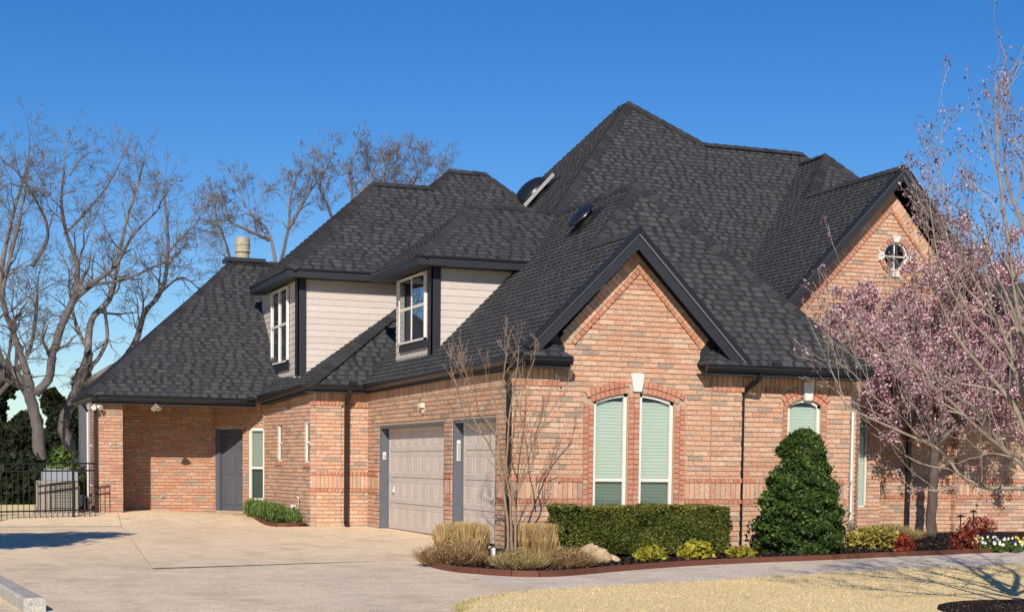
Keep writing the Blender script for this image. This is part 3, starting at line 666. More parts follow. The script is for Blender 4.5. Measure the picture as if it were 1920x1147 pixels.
def garage_door(s0, s1, z1, cols, rows, label):
    base = MB(); n = -.16
    base.add([FGA.P(s0, -.02, n-.03), FGA.P(s1, -.02, n-.03), FGA.P(s1, z1, n-.03), FGA.P(s0, z1, n-.03)], [(0, 1, 2, 3)])
    o = base.build('garage_door', M['gdoor'], house); o['label'] = label
    H = z1/rows; Wd = (s1-s0)/cols
    for r in range(rows):
        for c in range(cols):
            mb = MB(); a, b = s0+c*Wd+(.003 if c == 0 else 0), s0+(c+1)*Wd; zz0, zz1 = r*H+.006, (r+1)*H-.004
            if r == 0: zz0 = 0.0
            q = [(a, zz0), (b, zz0), (b, zz1), (a, zz1)]
            i1 = [(a+.055, zz0+.085), (b-.055, zz0+.085), (b-.055, zz1-.085), (a+.055, zz1-.085)]
            i2 = [(a+.075, zz0+.105), (b-.075, zz0+.105), (b-.075, zz1-.105), (a+.075, zz1-.105)]
            i3 = [(a+.10, zz0+.13), (b-.10, zz0+.13), (b-.10, zz1-.13), (a+.10, zz1-.13)]
            vs = [FGA.P(*p, n) for p in q]+[FGA.P(*p, n) for p in i1]+[FGA.P(*p, n-.007) for p in i2]+[FGA.P(*p, n-.002) for p in i3]+[FGA.P(*p, n-.03) for p in q]
            fs = [(12, 13, 14, 15)]
            for k in range(3):
                for e in range(4): fs.append((4*k+e, 4*k+(e+1) % 4, 4*k+4+(e+1) % 4, 4*k+4+e))
            for e in range(4): fs.append((e, 16+e, 16+(e+1) % 4, (e+1) % 4))
            mb.add(vs, fs, R_.random()); mb.build('door_panel', M['gdoor'], o)
    return o
gd1 = garage_door(.90, 4.79, 1.93, 8, 4, 'wide garage door with eight panel columns')
gd2 = garage_door(5.30, 7.31, 1.94, 4, 4, 'narrow garage door nearer the bare multi-stem tree')
def jambset(s0, s1, z1, label=None):
    mb = MB()
    def b(a, c, z0, zz1, n0, n1): 
        P_ = [FGA.P(a, z0, n0), FGA.P(c, z0, n0), FGA.P(c, z0, n1), FGA.P(a, z0, n1)]
        mb.prism(P_, (0, 0, zz1-z0))
    b(s0+.002, s0+.055, -.02, z1-.002, -.17, .004); b(s1-.055, s1-.002, -.02, z1-.002, -.17, .004); b(s0+.056, s1-.056, z1-.055, z1-.002, -.17, .004)
    return mb.build('door_frame', M['jamb'], house)
jambset(.81, 4.79, 1.94); jambset(5.21, 7.31, 1.95)
def latch(s_, z_):
    mb = MB(); n = -.15
    mb.box((-n-.02, 8.21-s_-.009, z_-.05), (-n, 8.21-s_+.009, z_+.07)); mb.box((-n-.055, 8.21-s_-.008, z_-.008), (-n-.02, 8.21-s_+.05, z_+.01)); return mb
latch(1.32, .72).build('handle', M['white'], gd1); latch(6.75, .70).build('handle', M['white'], gd2)
# keypads on the far jambs (faces that look towards the front)
def keypad(s_, z0, z1, label):
    mb = MB(); y = 8.21-s_-.056; mb.box((.045, y-.022, z0), (.105, y, z1)); mb.box((.055, y-.028, z0+.02), (.095, y-.020, z1-.05), 0, 1); 
    return tag(mb.build('door_keypad', [M['white'], M['metal']]), label, 'keypad')
keypad(.81, 1.30, 1.44, 'small white keypad on the frame of the wide garage door')
keypad(5.21, 1.28, 1.62, 'tall white keypad on the frame of the narrow garage door')
# door seals / foundation strip
mb = MB(); mb.box((-.02, 7.46, -.12), (.01, 8.24, .02)); mb.box((-.47, 8.16, -.12), (-.01, 8.19, .0)); mb.box((-1.06, 8.15, -.12), (-.48, 8.185, .01)); mb.box((-.02, .2, -.15), (.01, .86, -.01))
mb.build('foundation', M['foundation'], house)

# --- bump: front wall Y = 8.21 with a proud pier at its left, chamfer, turned side wall
w = wallpart('bump', 'bump_front_wall'); FB1 = Fr((-.56, 8.21), (1, 0)); pp = [(0, -.05), (.56, -.05), (.56, 2.62), (0, 2.62)]
backing(w, FB1, pp, []); courses(FB1, pp, [], 'bump', h=.0735, skip=[B2, (B2[1], B1[0]), B1, (2.30, 2.62)]); 
strip(FB1, 0, .56, *B1, 'bump', 0, .026, .078, True); strip(FB1, 0, .56, *B2, 'bump', 0, .026, .078, True); strip(FB1, 0, .56, B2[1]+.008, B1[0]-.008, 'bump'); strip(FB1, .12, .56, 2.31, 2.37, 'bump', 0, .03, .078, True); strip(FB1, 0, .56, 2.38, 2.62, 'bump')
w = wallpart('bpier', 'bump_pier_wall'); FB2 = Fr((-1.05, 8.18), (1, 0)); pp = [(0, -.03), (.49, -.03), (.49, 2.62), (0, 2.62)]
backing(w, FB2, pp, []); w.add([FB2.P(.49, -.03), FB2.P(.49, 2.62), FB2.P(.49, 2.62, -.03), FB2.P(.49, -.03, -.03)], [(0, 1, 2, 3)])
courses(FB2, pp, [], 'bpier', h=.0735, skip=[B2, (B2[1], B1[0]), B1, (2.33, 2.62)])
strip(FB2, 0, .51, *B1, 'bpier', 0, .026, .078, True); strip(FB2, 0, .51, *B2, 'bpier', 0, .026, .078, True); strip(FB2, 0, .49, B2[1]+.008, B1[0]-.008, 'bpier'); strip(FB2, 0, .52, 2.34, 2.41, 'bpier', 0, .03, .078, True); strip(FB2, 0, .49, 2.42, 2.62, 'bpier')
w = wallpart('bcham', 'bump_chamfer_wall'); FB3 = Fr((-1.13, 8.30), (.08, -.12)); pp = [(0, -.03), (.144, -.03), (.144, 2.62), (0, 2.62)]
backing(w, FB3, pp, []); courses(FB3, pp, [], 'bcham', h=.0735, L=.29, skip=[B2, (B2[1], B1[0]), B1, (2.33, 2.62)])
for b_ in (B1, B2, (2.34, 2.41)): strip(FB3, 0, .144, *b_, 'bcham', 0, .026, .078, True)
strip(FB3, 0, .144, B2[1]+.008, B1[0]-.008, 'bcham'); strip(FB3, 0, .144, 2.42, 2.62, 'bcham')
E0, E1 = np.array([-1.46, 11.05]), np.array([-1.13, 8.30])
w = wallpart('bside', 'bump_side_wall'); FB4 = Fr(E0, E1-E0); LS = float(np.linalg.norm(E1-E0)); pp = [(0, -.05), (LS, -.05), (LS, 2.60), (0, 2.60)]
def sat(y): return (11.05-y)/(11.05-8.30)*LS
hw = [(sat(10.22), sat(9.93), 1.24, 2.0), (sat(8.62), sat(8.33), 1.21, 2.03)]
backing(w, FB4, pp, hw); courses(FB4, pp, hw, 'bside', h=.0735, skip=[(2.38, 2.60)]); strip(FB4, 0, LS, 2.39, 2.60, 'bside')
for i, h_ in enumerate(hw):
    window(FB4, *h_, -.03, ('narrow window nearer the charcoal entrance door', 'narrow window nearer the brick pier')[i], rail=1.62, fw=.035)
    strip(FB4, h_[0]-.06, h_[1]+.06, h_[2]-.075, h_[2]-.008, 'bside', 0, .035, .078, True)
# --- diagonal wall with entrance door and window
C0, C1 = np.array([-2.34, 12.42]), np.array([-1.46, 11.05])
w = wallpart('diag', 'entrance_wall'); FD = Fr(C0, C1-C0); LD = float(np.linalg.norm(C1-C0)); pp = [(0, 0), (LD, 0), (LD, 2.5), (0, 2.5)]
def sd(u): # distance along the diagonal wall at photo column u
    q = onP(u, 880, (C0[0], C0[1], 0), (FD.nv[0], FD.nv[1], 0)); return float((q[:2]-C0)@FD.d)
dz0 = .17
dh = (sd(404), sd(456), dz0, 1.93, .12); wh = (sd(467), sd(497), .40, 1.94)
backing(w, FD, pp, [dh, wh]); courses(FD, pp, [dh, wh], 'diag', h=.070, L=.24, skip=[(2.27, 2.5)]); strip(FD, 0, LD, 2.28, 2.5, 'diag')
mb = MB(); n = -.10; s0, s1 = dh[0]+.12, dh[1]-.01
mb.prism([FD.P(dh[0]+.003, dz0, -.11), FD.P(s0, dz0, -.11), FD.P(s0, dz0, .0), FD.P(dh[0]+.003, dz0, .0)], (0, 0, 1.755)); mb.prism([FD.P(s0, 1.88, -.11), FD.P(dh[1]-.003, 1.88, -.11), FD.P(dh[1]-.003, 1.88, 0), FD.P(s0, 1.88, 0)], (0, 0, .045))
mb.build('door_frame', M['jamb'], house)
mb = MB(); Wd = s1-s0
mb.add([FD.P(s0, dz0, n), FD.P(s1, dz0, n), FD.P(s1, 1.88, n), FD.P(s0, 1.88, n)], [(0, 1, 2, 3)]); dr = mb.build('entrance_door', M['door'], house)
for cx_ in (.27, .73):
    for za, zb_ in ((.12, .62), (.78, 1.20), (1.34, 1.58)):
        a, b = s0+Wd*(cx_-.17), s0+Wd*(cx_+.17); q = [(a, dz0+za), (b, dz0+za), (b, dz0+zb_), (a, dz0+zb_)]; i1 = [(a+.025, dz0+za+.025), (b-.025, dz0+za+.025), (b-.025, dz0+zb_-.025), (a+.025, dz0+zb_-.025)]
        mb = MB(); mb.add([FD.P(*p, n+.002) for p in q]+[FD.P(*p, n+.014) for p in i1], [(4, 5, 6, 7)]+[(e, (e+1) % 4, 4+(e+1) % 4, 4+e) for e in range(4)]); mb.build('door_panel', M['door'], dr)
mb = MB(); mb.tube([FD.P(s1-.05, dz0+.93, n), FD.P(s1-.05, dz0+.93, n+.05)], [.018, .028], 8); mb.build('handle', M['metal'], dr)
window(FD, *wh, -.02, 'cream framed window right of the charcoal entrance door', fw=.06, rail=1.10, dep=.045)
mb = MB(); mb.prism([FD.P(dh[0]-.1, G(-2, 11.6)-.05, -.1), FD.P(dh[1]+.05, G(-2, 11.6)-.05, -.1), FD.P(dh[1]+.05, G(-2, 11.6)-.05, .35), FD.P(dh[0]-.1, G(-2, 11.6)-.05, .35)], (0, 0, .09)); mb.build('door_step', M['foundation'], house)
# --- back wall of the covered recess, and the left pier with its return
w = wallpart('recess', 'recessed_wall'); FRR = Fr((-4.9, 12.42), (1, 0)); pp = [(0, .05), (2.56, .05), (2.56, 2.5), (0, 2.5)]
backing(w, FRR, pp, []); courses(FRR, pp, [], 'recess', h=.070, L=.24, skip=[(2.27, 2.5)]); strip(FRR, 0, 2.56, 2.28, 2.5, 'recess')
w = wallpart('lpier', 'left_pier_wall'); FL = Fr((-4.86, 10.9), (1, 0)); pp = [(0, .05), (.47, .05), (.47, 2.5), (0, 2.5)]
backing(w, FL, pp, []); w.add([FL.P(.47, .05), FL.P(.47, 2.5), FL.P(.47, 2.5, -.5), FL.P(.47, .05, -.5)], [(0, 1, 2, 3)])
courses(FL, pp, [], 'lpier', h=.0668, L=.235, skip=[(2.29, 2.5)]); strip(FL, 0, .47, 2.30, 2.5, 'lpier')
w = wallpart('lside', 'left_side_wall'); FLS = Fr((-4.86, 14.6), (0, -1)); pp = [(0, .05), (3.7, .05), (3.7, 2.5), (0, 2.5)]
backing(w, FLS, pp, []); courses(FLS, pp, [], 'lside', h=.0668, L=.235)
# post of pale boards at the far end of the left side wall
mb = MB(); mb.box((-5.02, 13.0, .1), (-4.90, 13.45, 2.4)); mb.build('side_board', M['jamb'], house)

# --- tall right gable and the lower wing beyond it
w = wallpart('tall', 'tall_gable_wall'); FT = Fr((8.6, 4.4), (1, 0))
pp = [(-2.2, -.1), (3.0, -.1), (3.0, 4.2), (.74, 6.62), (-1.75, 4.1), (-2.2, 4.0)]
cc = (onY(1678, 481, 4.4)[0]-8.6, onY(1678, 481, 4.4)[2]); RC = .275
pl_all = [(-2.2, -.1), (3.0, -.1), (3.0, 4.12), (.74, 6.60), (-1.62, 4.12), (-2.2, 4.12)]
backing(w, FT, ccw([(-2.2, -.1), (3.0, -.1), (3.0, 4.12), (.74, 6.60), (-1.62, 4.12)]), [(cc[0]-.27, cc[0]+.27, cc[1]-.27, cc[1]+.27)])
courses(FT, [(-1.62, -.1), (3.0, -.1), (3.0, 4.12), (.74, 6.60), (-1.62, 4.12)], [(cc[0]-.36, cc[0]+.36, cc[1]-.24, cc[1]+.24), (cc[0]-.22, cc[0]+.22, cc[1]-.39, cc[1]+.39)], 'tall', h=.0755, w=1.0)
rake(FT, (.74, 6.56), 1.05, -1, 0, 3.5, 'tall', wd=.088); rake(FT, (.74, 6.56), 1.12, 1, 0, 3.4, 'tall', wd=.088)
arch(FT, cc, RC+.002, RC+.085, 0, 2*math.pi, 'tall', -.002, .03)
for a_ in (0, math.pi/2, math.pi, -math.pi/2):
    mb = MB(); q = [(cc[0]+r*math.sin(t), cc[1]+r*math.cos(t)) for r, t in ((RC, a_-.19), (RC+.13, a_-.25), (RC+.13, a_+.25), (RC, a_+.19))]
    vs, fs = ext(FT, ccw(q), 0, .05); mb.add(vs, fs); mb.build('keystone', M['white'], house)
mb = MB(); K = 24
ring = [(math.cos(2*math.pi*i/K), math.sin(2*math.pi*i/K)) for i in range(K)]
vs = [FT.P(cc[0]+RC*c_, cc[1]+RC*s_, .0) for c_, s_ in ring]+[FT.P(cc[0]+(RC-.03)*c_, cc[1]+(RC-.03)*s_, .0) for c_, s_ in ring]+[FT.P(cc[0]+(RC-.03)*c_, cc[1]+(RC-.03)*s_, -.06) for c_, s_ in ring]
mb.add(vs, [(i, (i+1) % K, K+(i+1) % K, K+i) for i in range(K)]+[(K+i, K+(i+1) % K, 2*K+(i+1) % K, 2*K+i) for i in range(K)])
mb.prism([FT.P(cc[0]-.011, cc[1]-RC+.03, -.045), FT.P(cc[0]+.011, cc[1]-RC+.03, -.045), FT.P(cc[0]+.011, cc[1]+RC-.03, -.045), FT.P(cc[0]-.011, cc[1]+RC-.03, -.045)], (0, -.02, 0))
mb.prism([FT.P(cc[0]-RC+.03, cc[1]-.011, -.044), FT.P(cc[0]+RC-.03, cc[1]-.011, -.044), FT.P(cc[0]+RC-.03, cc[1]+.011, -.044), FT.P(cc[0]-RC+.03, cc[1]+.011, -.044)], (0, -.02, 0))
rw = mb.build('round_window', M['window'], house)
mb = MB(); mb.add([FT.P(cc[0]+RC*c_, cc[1]+RC*s_, -.055) for c_, s_ in ring], [tuple(range(K))]); mb.build('pane', M['glass_dark'], rw)
mb = MB(); mb.add([FT.P(cc[0]+(RC+.02)*c_, cc[1]+(RC+.02)*s_, -.2) for c_, s_ in ring], [tuple(range(K))]); mb.build('window_back', M['dark'], rw)
w = wallpart('rwing', 'right_wing_wall'); FH = Fr((10.95, 4.25), (1, 0)); pp = [(0, -.1), (6, -.1), (6, 2.75), (0, 2.75)]
backing(w, FH, pp, []); w.add([FH.P(0, -.1), FH.P(0, 2.75), FH.P(0, 2.75, -.2), FH.P(0, -.1, -.2)], [(0, 1, 2, 3)])
courses(FH, pp, [], 'rwing', h=.0755, skip=[B2, (B2[1], B1[0]), B1, (2.46, 2.75)])
courses(Fr((10.95, 4.42), (0, -1)), [(0, -.1), (.16, -.1), (.16, 2.75), (0, 2.75)], [], 'rwing', h=.0755)
for fr, s0, s1 in ((FH, 0, 6), (FT, .3, 2.33)):
    strip(fr, s0, s1, *B1, 'rwing', 0, .032, .078, True); strip(fr, s0, s1, *B2, 'rwing', 0, .032, .078, True)
strip(FH, 0, 6, B2[1]+.008, B1[0]-.008, 'rwing'); strip(FH, 0, 6, 2.47, 2.75, 'rwing')

# --- dormers: lap siding, boards are pieces
def siding(fr, poly, key, label, name):
    mb = MB(); poly = ccw(poly); mb.add([fr.P(a, z, -.01) for a, z in poly], [tuple(range(len(poly)))], .5)
    o = mb.build(name, M['siding'], house)
    z0 = min(p[1] for p in poly); z1 = max(p[1] for p in poly); s0 = min(p[0] for p in poly); s1 = max(p[0] for p in poly)
    k = int((z1-z0)/.125)+1
    for i in range(k):
        a = z1-(i+1)*.125; q = clip([(s0, a), (s1, a), (s1, a+.125), (s0, a+.125)], poly)
        if len(q) < 3 or area(q) < .003: continue
        m = MB(); n_ = len(q); N = lambda z: .015-(z-a)/.125*.010
        m.add([fr.P(x, z, N(z)) for x, z in q]+[fr.P(x, z, -.009) for x, z in q], [tuple(range(n_))]+[(e, n_+e, n_+(e+1) % n_, (e+1) % n_) for e in range(n_)], R_.random())
        m.build('siding_board', M['siding'], o)
    return o
# dormer over the garage
F2f = Fr((.21, 4.78), (1, 0)); siding(F2f, [(0, 3.05), (1.75, 4.80), (0, 4.80)], 'd2', '', 'dormer_side_wall')
F2w = Fr((.21, 7.02), (0, -1)); siding(F2w, [(0, 3.1), (2.24, 3.1), (2.24, 4.80), (0, 4.80)], 'd2', '', 'dormer_front_wall')
def post(x0, y0, x1, y1, z0, z1): mb = MB(); mb.box((x0, y0, z0), (x1, y1, z1)); return mb
post(.165, 4.735, .33, 4.76, 3.10, 4.74).build('corner_board', M['trim'], house); post(.165, 4.735, .188, 4.95, 3.10, 4.74).build('corner_board', M['trim'], house)
ys0, ys1 = 7.02-6.66, 7.02-5.06
o = window(F2w, ys0, ys1, 3.42, 4.62, .056, 'twin dormer window above the garage reflecting the sky', mull=[(ys0+ys1)/2], rail=4.05, fw=.036, glass='glass_sky', curtain=False, dep=.07, back=.034, tilt=.019)
for sgn in (0, 1):
    mb = MB(); a, b = (ys0+.06, (ys0+ys1)/2-.04) if sgn == 0 else ((ys0+ys1)/2+.04, ys1-.06)
    mb.add([F2w.P(a, 3.46, .024), F2w.P(b, 3.46, .024), F2w.P(b, 4.03, .024), F2w.P(a, 4.03, .024)], [(0, 1, 2, 3)]); mb.build('blind', M['siding'], o)
mb = MB(); mb.prism([F2w.P(ys0-.03, 3.29, .022), F2w.P(ys1+.03, 3.29, .022), F2w.P(ys1+.03, 3.41, .022), F2w.P(ys0-.03, 3.41, .022)], (-.03, 0, 0)); mb.build('window_apron', M['trim'], house)
# farther dormer
F1f = Fr((-1.15, 9.2), (1, 0)); siding(F1f, [(0, 2.6), (2.8, 2.6), (2.8, 4.98), (0, 4.98)], 'd1', '', 'dormer_side_wall')
F1w = Fr((-1.15, 12.8), (0, -1)); siding(F1w, [(0, 2.9), (3.6, 2.9), (3.6, 4.98), (0, 4.98)], 'd1', '', 'dormer_front_wall')
post(-1.195, 9.155, -1.03, 9.18, 2.95, 4.92).build('corner_board', M['trim'], house); post(-1.195, 9.155, -1.172, 9.42, 2.95, 4.92).build('corner_board', M['trim'], house)
zs0, zs1 = 12.8-11.6, 12.8-10.05
o = window(F1w, zs0, zs1, 3.27, 4.80, .056, 'twin dormer window nearer the round chimney', mull=[(zs0+zs1)/2], rail=4.05, fw=.036, glass='glass_sky', curtain=True, blindz=4.0, dep=.019, back=.031)
mb = MB(); mb.prism([F1w.P(zs0-.03, 3.12, .022), F1w.P(zs1+.03, 3.12, .022), F1w.P(zs1+.03, 3.26, .022), F1w.P(zs0-.03, 3.26, .022)], (-.03, 0, 0)); mb.build('window_apron', M['trim'], house)

for k_, mb in walls.items():
    o = mb.build(mb.pname, M['mortar'], house); walls[k_] = o

# ------------------------------------------------------------------ roofs
ROOFS = {}
def plane3(a, b, c):                                    # z = p*x + q*y + r
    A = np.array([[*a[:2], 1], [*b[:2], 1], [*c[:2], 1]], float); return np.linalg.solve(A, np.array([a[2], b[2], c[2]], float))
def roof(name, pqr, polys, zeave, ex=.120, key=None, thick=.06, tiles=True):
    p, q, r = pqr; gl = math.hypot(p, q); up2 = np.array([p, q])/gl; al = np.array([-up2[1], up2[0]])     # along eave
    ca = 1/math.sqrt(1+gl*gl)
    nrm = np.array([-p, -q, 1.])*ca
    def Z(x, y): return p*x+q*y+r
    deck = MB()
    for poly in polys:
        poly = ccw(poly); n = len(poly); top = [np.array((x, y, Z(x, y))) for x, y in poly]
        deck.prism([t-nrm*thick for t in top], nrm*(thick-.006))
    key = key or name
    o = deck.build(name, M['dark'], house); ROOFS[key] = o
    if not tiles: return
    # plane coordinates: a along the eave, b up the slope (true length)
    def to(ab): 
        a, b = ab; g2 = b*ca                           # horizontal distance up
        base = up2*((zeave-r)/gl)                       # point at z = zeave nearest the origin
        x, y = base+al*a+up2*g2; return x, y
    def frm(x, y): base = up2*((zeave-r)/gl); v = np.array([x, y])-base; return float(v@al), float(v@up2)/ca
    LP = [ccw([frm(x, y) for x, y in ccw(poly)]) for poly in polys]
    b0 = min(b for P_ in LP for _, b in P_); b1 = max(b for P_ in LP for _, b in P_); a0 = min(a for P_ in LP for a, _ in P_); a1_ = max(a for P_ in LP for a, _ in P_)
    rows = range(int(math.floor(b0/ex)), int(math.ceil(b1/ex)))
    for k in rows:
        rr = random.Random(k*7919+len(name)); a = a0-rr.random()*.4; hi = rr.random() < .5; bb = k*ex
        while a < a1_:
            wd = rr.uniform(.08, .19) if hi else rr.uniform(.05, .10)
            t_lo = .021 if hi else .008
            tint = (rr.uniform(.50, .80) if hi else rr.uniform(.10, .42))
            cell = [(a+.001, bb), (a+wd-.001, bb), (a+wd-.001, bb+ex), (a+.001, bb+ex)]
            for P_ in LP:
                cl = clip(cell, P_)
                if len(cl) > 2 and area(cl) > 3e-4:
                    def H(b): return t_lo-(b-bb)/ex*(t_lo-.003)
                    m = len(cl); vs = []
                    for off in (1, 0):
                        for pa, pb in cl:
                            x, y = to((pa, pb)); vs.append(tuple(np.array((x, y, Z(x, y)))+nrm*(H(pb) if off else -.004)))
                    if al[0]*up2[1]-al[1]*up2[0] < 0: pass
                    piece('shingle', vs, [tuple(range(m))]+[(e, m+e, m+(e+1) % m, (e+1) % m) for e in range(m)], tint, key)
            a += wd; hi = not hi
def pl(p, q, r): return (p, q, r)
PL = pl(1, 0, 2.94)                                    # long slope above the garage, also the near gable's left slope
HP = (1.77, 1.366); PK = (3.0, 2.46)
mFA = (5.94-2.78)/2.81
PF = pl(0, mFA, 2.78+.35*mFA)
roof('garage_roof_slope', PL, [[(-.2, -.13), (-.08, -.30), (1.77, -.30), (1.77, 1.366), (-.2, 1.366)], [(-.2, 1.366), (1.77, 1.366), (3.0, 2.46), (3.0, 10.2), (-.2, 7.96)]], 2.74)
roof('front_roof_slope', PF, [[(3.73, -.35), (5.87, -.35), (3.0, 2.46), (1.77, 1.366)]], 2.78)
roof('gable_right_slope', pl(-1, 0, 6.48), [[(1.77, -.30), (3.78, -.30), (3.72, -.28), (1.77, 1.366)]], 2.74)
roof('front_roof_right_slope', pl(-(5.94-2.78)/2.87, 0, 5.94+3.0*(5.94-2.78)/2.87), [[(5.87, -.35), (5.87, 6), (3.0, 6), (3.0, 2.46)]], 2.78)
# little return roofs at the feet of the near gable
def ret(x0, x1, side, name):
    m = 1.0; z0 = 2.80
    if side < 0: roof(name, pl(0, .80, z0+.36*.80), [[(x0, -.36), (x1, -.36), (x1-.27, .0), (x0+.10, .0)]], z0); roof(name+'_end', pl(-.95, 0, z0+.95*x1), [[(x1, -.36), (x1, .0), (x1-.27, .0)]], z0)
    else: roof(name, pl(0, .80, z0-.03+.36*.80), [[(x0, -.36), (x1, -.36), (x1, .0), (x0+.27, .0)]], z0-.03); roof(name+'_end', pl(.95, 0, z0-.03-.95*x0), [[(x0, .0), (x0, -.36), (x0+.27, .0)]], z0-.03)
ret(-.06, .70, -1, 'left_return_roof'); ret(2.93, 3.75, 1, 'right_return_roof')
for xa, xb in ((.42, .70), (2.93, 3.2)):               # flashing behind the returns
    mb = MB(); z_ = 2.80
    pts = [(xa, .012, z_), (xb, .012, z_), (xa if xa < 1 else xb, .012, z_+.36)]
    mb.prism(pts, (0, .01, 0)); mb.build('flashing', M['trim'], house)
mb = MB(); mb.prism([(.44, -.005, 3.26), (.56, -.005, 3.22), (.72, -.005, 2.98), (.72, -.005, 2.80), (.35, -.005, 2.80)], (0, .02, 0)); mb.build('flashing', M['trim'], house)
mb = MB(); mb.prism([(2.98, -.005, 2.98), (3.16, -.005, 3.22), (3.30, -.005, 3.20), (3.4, -.005, 2.8), (2.98, -.005, 2.80)], (0, .02, 0)); mb.build('flashing', M['trim'], house)
# tall main roof
PT = pl(0, 1.15, 6.3-8*1.15)
roof('main_roof_front', PT, [[(1.0, 5.4), (8.09, 5.4), (8.09, 9.8), (6.6, 10.62)], [(8.09, 5.4), (10.95, 5.4), (10.95, 9.5), (10.62, 9.8), (8.09, 9.8)]], 5.94)
PTL = plane3((6.6, 10.62, 9.313), (3.8, 8.0, 6.3), (6.6, 11.2, 9.313))
roof('main_roof_left', PTL, [[(1.0, 5.4), (6.6, 10.62), (6.6, 11.2), (4.6, 12.8), (2.0, 15), (1.0, 15)]], 5.94)
roof('main_roof_right_hip', pl(-.633, 0, 9.313+6.6*.633), [[(6.6, 10.62), (8.09, 9.8), (8.09, 12.6), (6.6, 11.2)]], 5, tiles=False)
roof('main_roof_back', pl(0, -1.15, 8.37+9.8*1.15), [[(8.09, 9.8), (10.62, 9.8), (11.5, 13), (7.5, 13)]], 5, tiles=False)
# dormer roofs
mD = 1.17/1.5
roof('garage_dormer_front', pl(0, mD, 4.8-4.4*mD), [[(-.19, 4.4), (1.86, 4.4), (3.06, 5.9), (1.28, 5.9)]], 4.8)
roof('garage_dormer_left', plane3((-.19, 4.4, 4.8), (-.19, 7.4, 4.8), (1.28, 5.9, 5.97)), [[(-.19, 4.4), (1.28, 5.9), (-.19, 7.4)]], 4.8)
roof('garage_dormer_back', pl(0, -mD, 4.8+7.4*mD), [[(-.19, 7.4), (1.28, 5.9), (3.06, 5.9), (1.86, 7.4)]], 4.8, tiles=False)
P1 = pl(0, .957, 5-8.8*.957)
roof('far_dormer_front', P1, [[(-1.5, 8.8), (4.9, 8.8), (4.4, 10.7), (4.06, 11.08), (.86, 11.08)], [(2.20, 11.08), (4.06, 11.08), (3.57, 11.6), (2.74, 11.6)]], 5.0)
roof('far_dormer_left', plane3((-1.5, 8.8, 5), (-1.5, 12.5, 5), (.86, 11.08, 7.182)), [[(-1.5, 8.8), (.86, 11.08), (-1.5, 12.5)]], 5.0)
roof('far_dormer_left_upper', plane3((2.20, 11.08, 7.182), (2.74, 11.6, 7.68), (2.2, 13, 7.182)), [[(2.20, 11.08), (2.74, 11.6), (2.2, 13)]], 7.18, tiles=False)
# bump roofs and recess roof
PB = pl(0, 1.4, 2.72-7.95*1.4)
roof('bump_roof_front', PB, [[(-1.3, 7.95), (.2, 7.95), (2.2, 9.5), (1.1, 9.25)]], 2.72)
roof('bump_roof_side', plane3((-1.3, 7.95, 2.72), (1.1, 9.25, 4.54), (-1.72, 10.75, 2.58)), [[(-1.3, 7.95), (1.1, 9.25), (-1.0, 12.3), (-1.95, 12.3), (-1.72, 10.75)]], 2.72)
PC = pl(0, .93, 2.52-10.6*.93)
roof('recess_roof_front', PC, [[(-5.1, 10.6), (-1.63, 10.6), (-.3, 12), (-.3, 14.07), (-1.6, 14.07)]], 2.52)
roof('recess_roof_left', plane3((-5.1, 10.6, 2.52), (-1.6, 14.07, 5.747), (-5.1, 14.6, 2.52)), [[(-5.1, 10.6), (-1.6, 14.07), (-5.1, 14.6)]], 2.52, tiles=False)
roof('recess_roof_back', pl(0, -.93, 5.747+14.07*.93), [[(-1.6, 14.07), (-.3, 14.07), (-.3, 17), (-2.6, 17)]], 2.52, tiles=False)
# tall gable and the small hip behind it
PLF = pl(1.05, 0, 6.99-9.38*1.05)
roof('tall_gable_left_slope', PLF, [[(6.0, 4.03), (9.38, 4.03), (9.38, 7.48), (6.0, 7.48)], [(6.0, 7.48), (9.38, 7.48), (10.44, 8.55), (10.44, 9.8), (6.0, 9.8)]], 2.74)
roof('tall_gable_right_slope', pl(-1.12, 0, 6.99+9.38*1.12), [[(9.38, 4.03), (12.0, 4.03), (12.0, 7.6), (9.38, 7.48)]], 4.0, tiles=False)
PGF = pl(0, 1.083, 8.1-8.55*1.083)
roof('rear_hip_front', PGF, [[(9.3, 6.3), (12.6, 6.3), (10.44, 8.55), (9.38, 7.48)]], 5.94)
roof('rear_hip_right', pl(-1.0, 0, 8.1+10.44), [[(12.7, 6.3), (12.7, 10), (10.44, 10), (10.44, 8.55)]], 5.94, tiles=False)
roof('right_wing_roof', pl(0, .9, 2.85-3.85*.9), [[(10.6, 3.85), (17, 3.85), (15, 6.6), (12.0, 6.6)]], 2.85)

# ridge and hip caps: bent shingles laid up the line
def caps(pts, key, w_=.15, step=.17, name='ridge_cap', down=.10):
    P3 = [np.array(p, float) for p in pts]
    for a, b in zip(P3, P3[1:]):
        d = b-a; L = np.linalg.norm(d); d /= L; k = max(1, int(L/step)); sd_ = np.cross(d, (0, 0, 1)); sd_ /= np.linalg.norm(sd_); upv = np.cross(sd_, d)
        for i in range(k):
            t0, t1 = i*L/k-.005, min(L, (i+1.25)*L/k); lo, hi_ = .040, .022
            q = lambda t, s_, h: tuple(a+d*t+sd_*s_+upv*h)
            mb = MB()
            vs = [q(t0, -w_, lo-down), q(t0, 0, lo), q(t0, w_, lo-down), q(t1, -w_, hi_-down), q(t1, 0, hi_), q(t1, w_, hi_-down)]
            vs += [q(t0, -w_, lo-down-.012), q(t0, 0, lo-.014), q(t0, w_, lo-down-.012)]
            mb.add(vs, [(0, 1, 4, 3), (1, 2, 5, 4), (0, 6, 7, 1), (1, 7, 8, 2)], R_.uniform(.15, .5)); mb.build(name, M['shingle'], ROOFS[key])
zA = lambda x: x+2.94
caps([(1.79, 1.40, 4.72), (3.0, 2.46, 5.94)], 'garage_roof_slope', .16, down=.11)
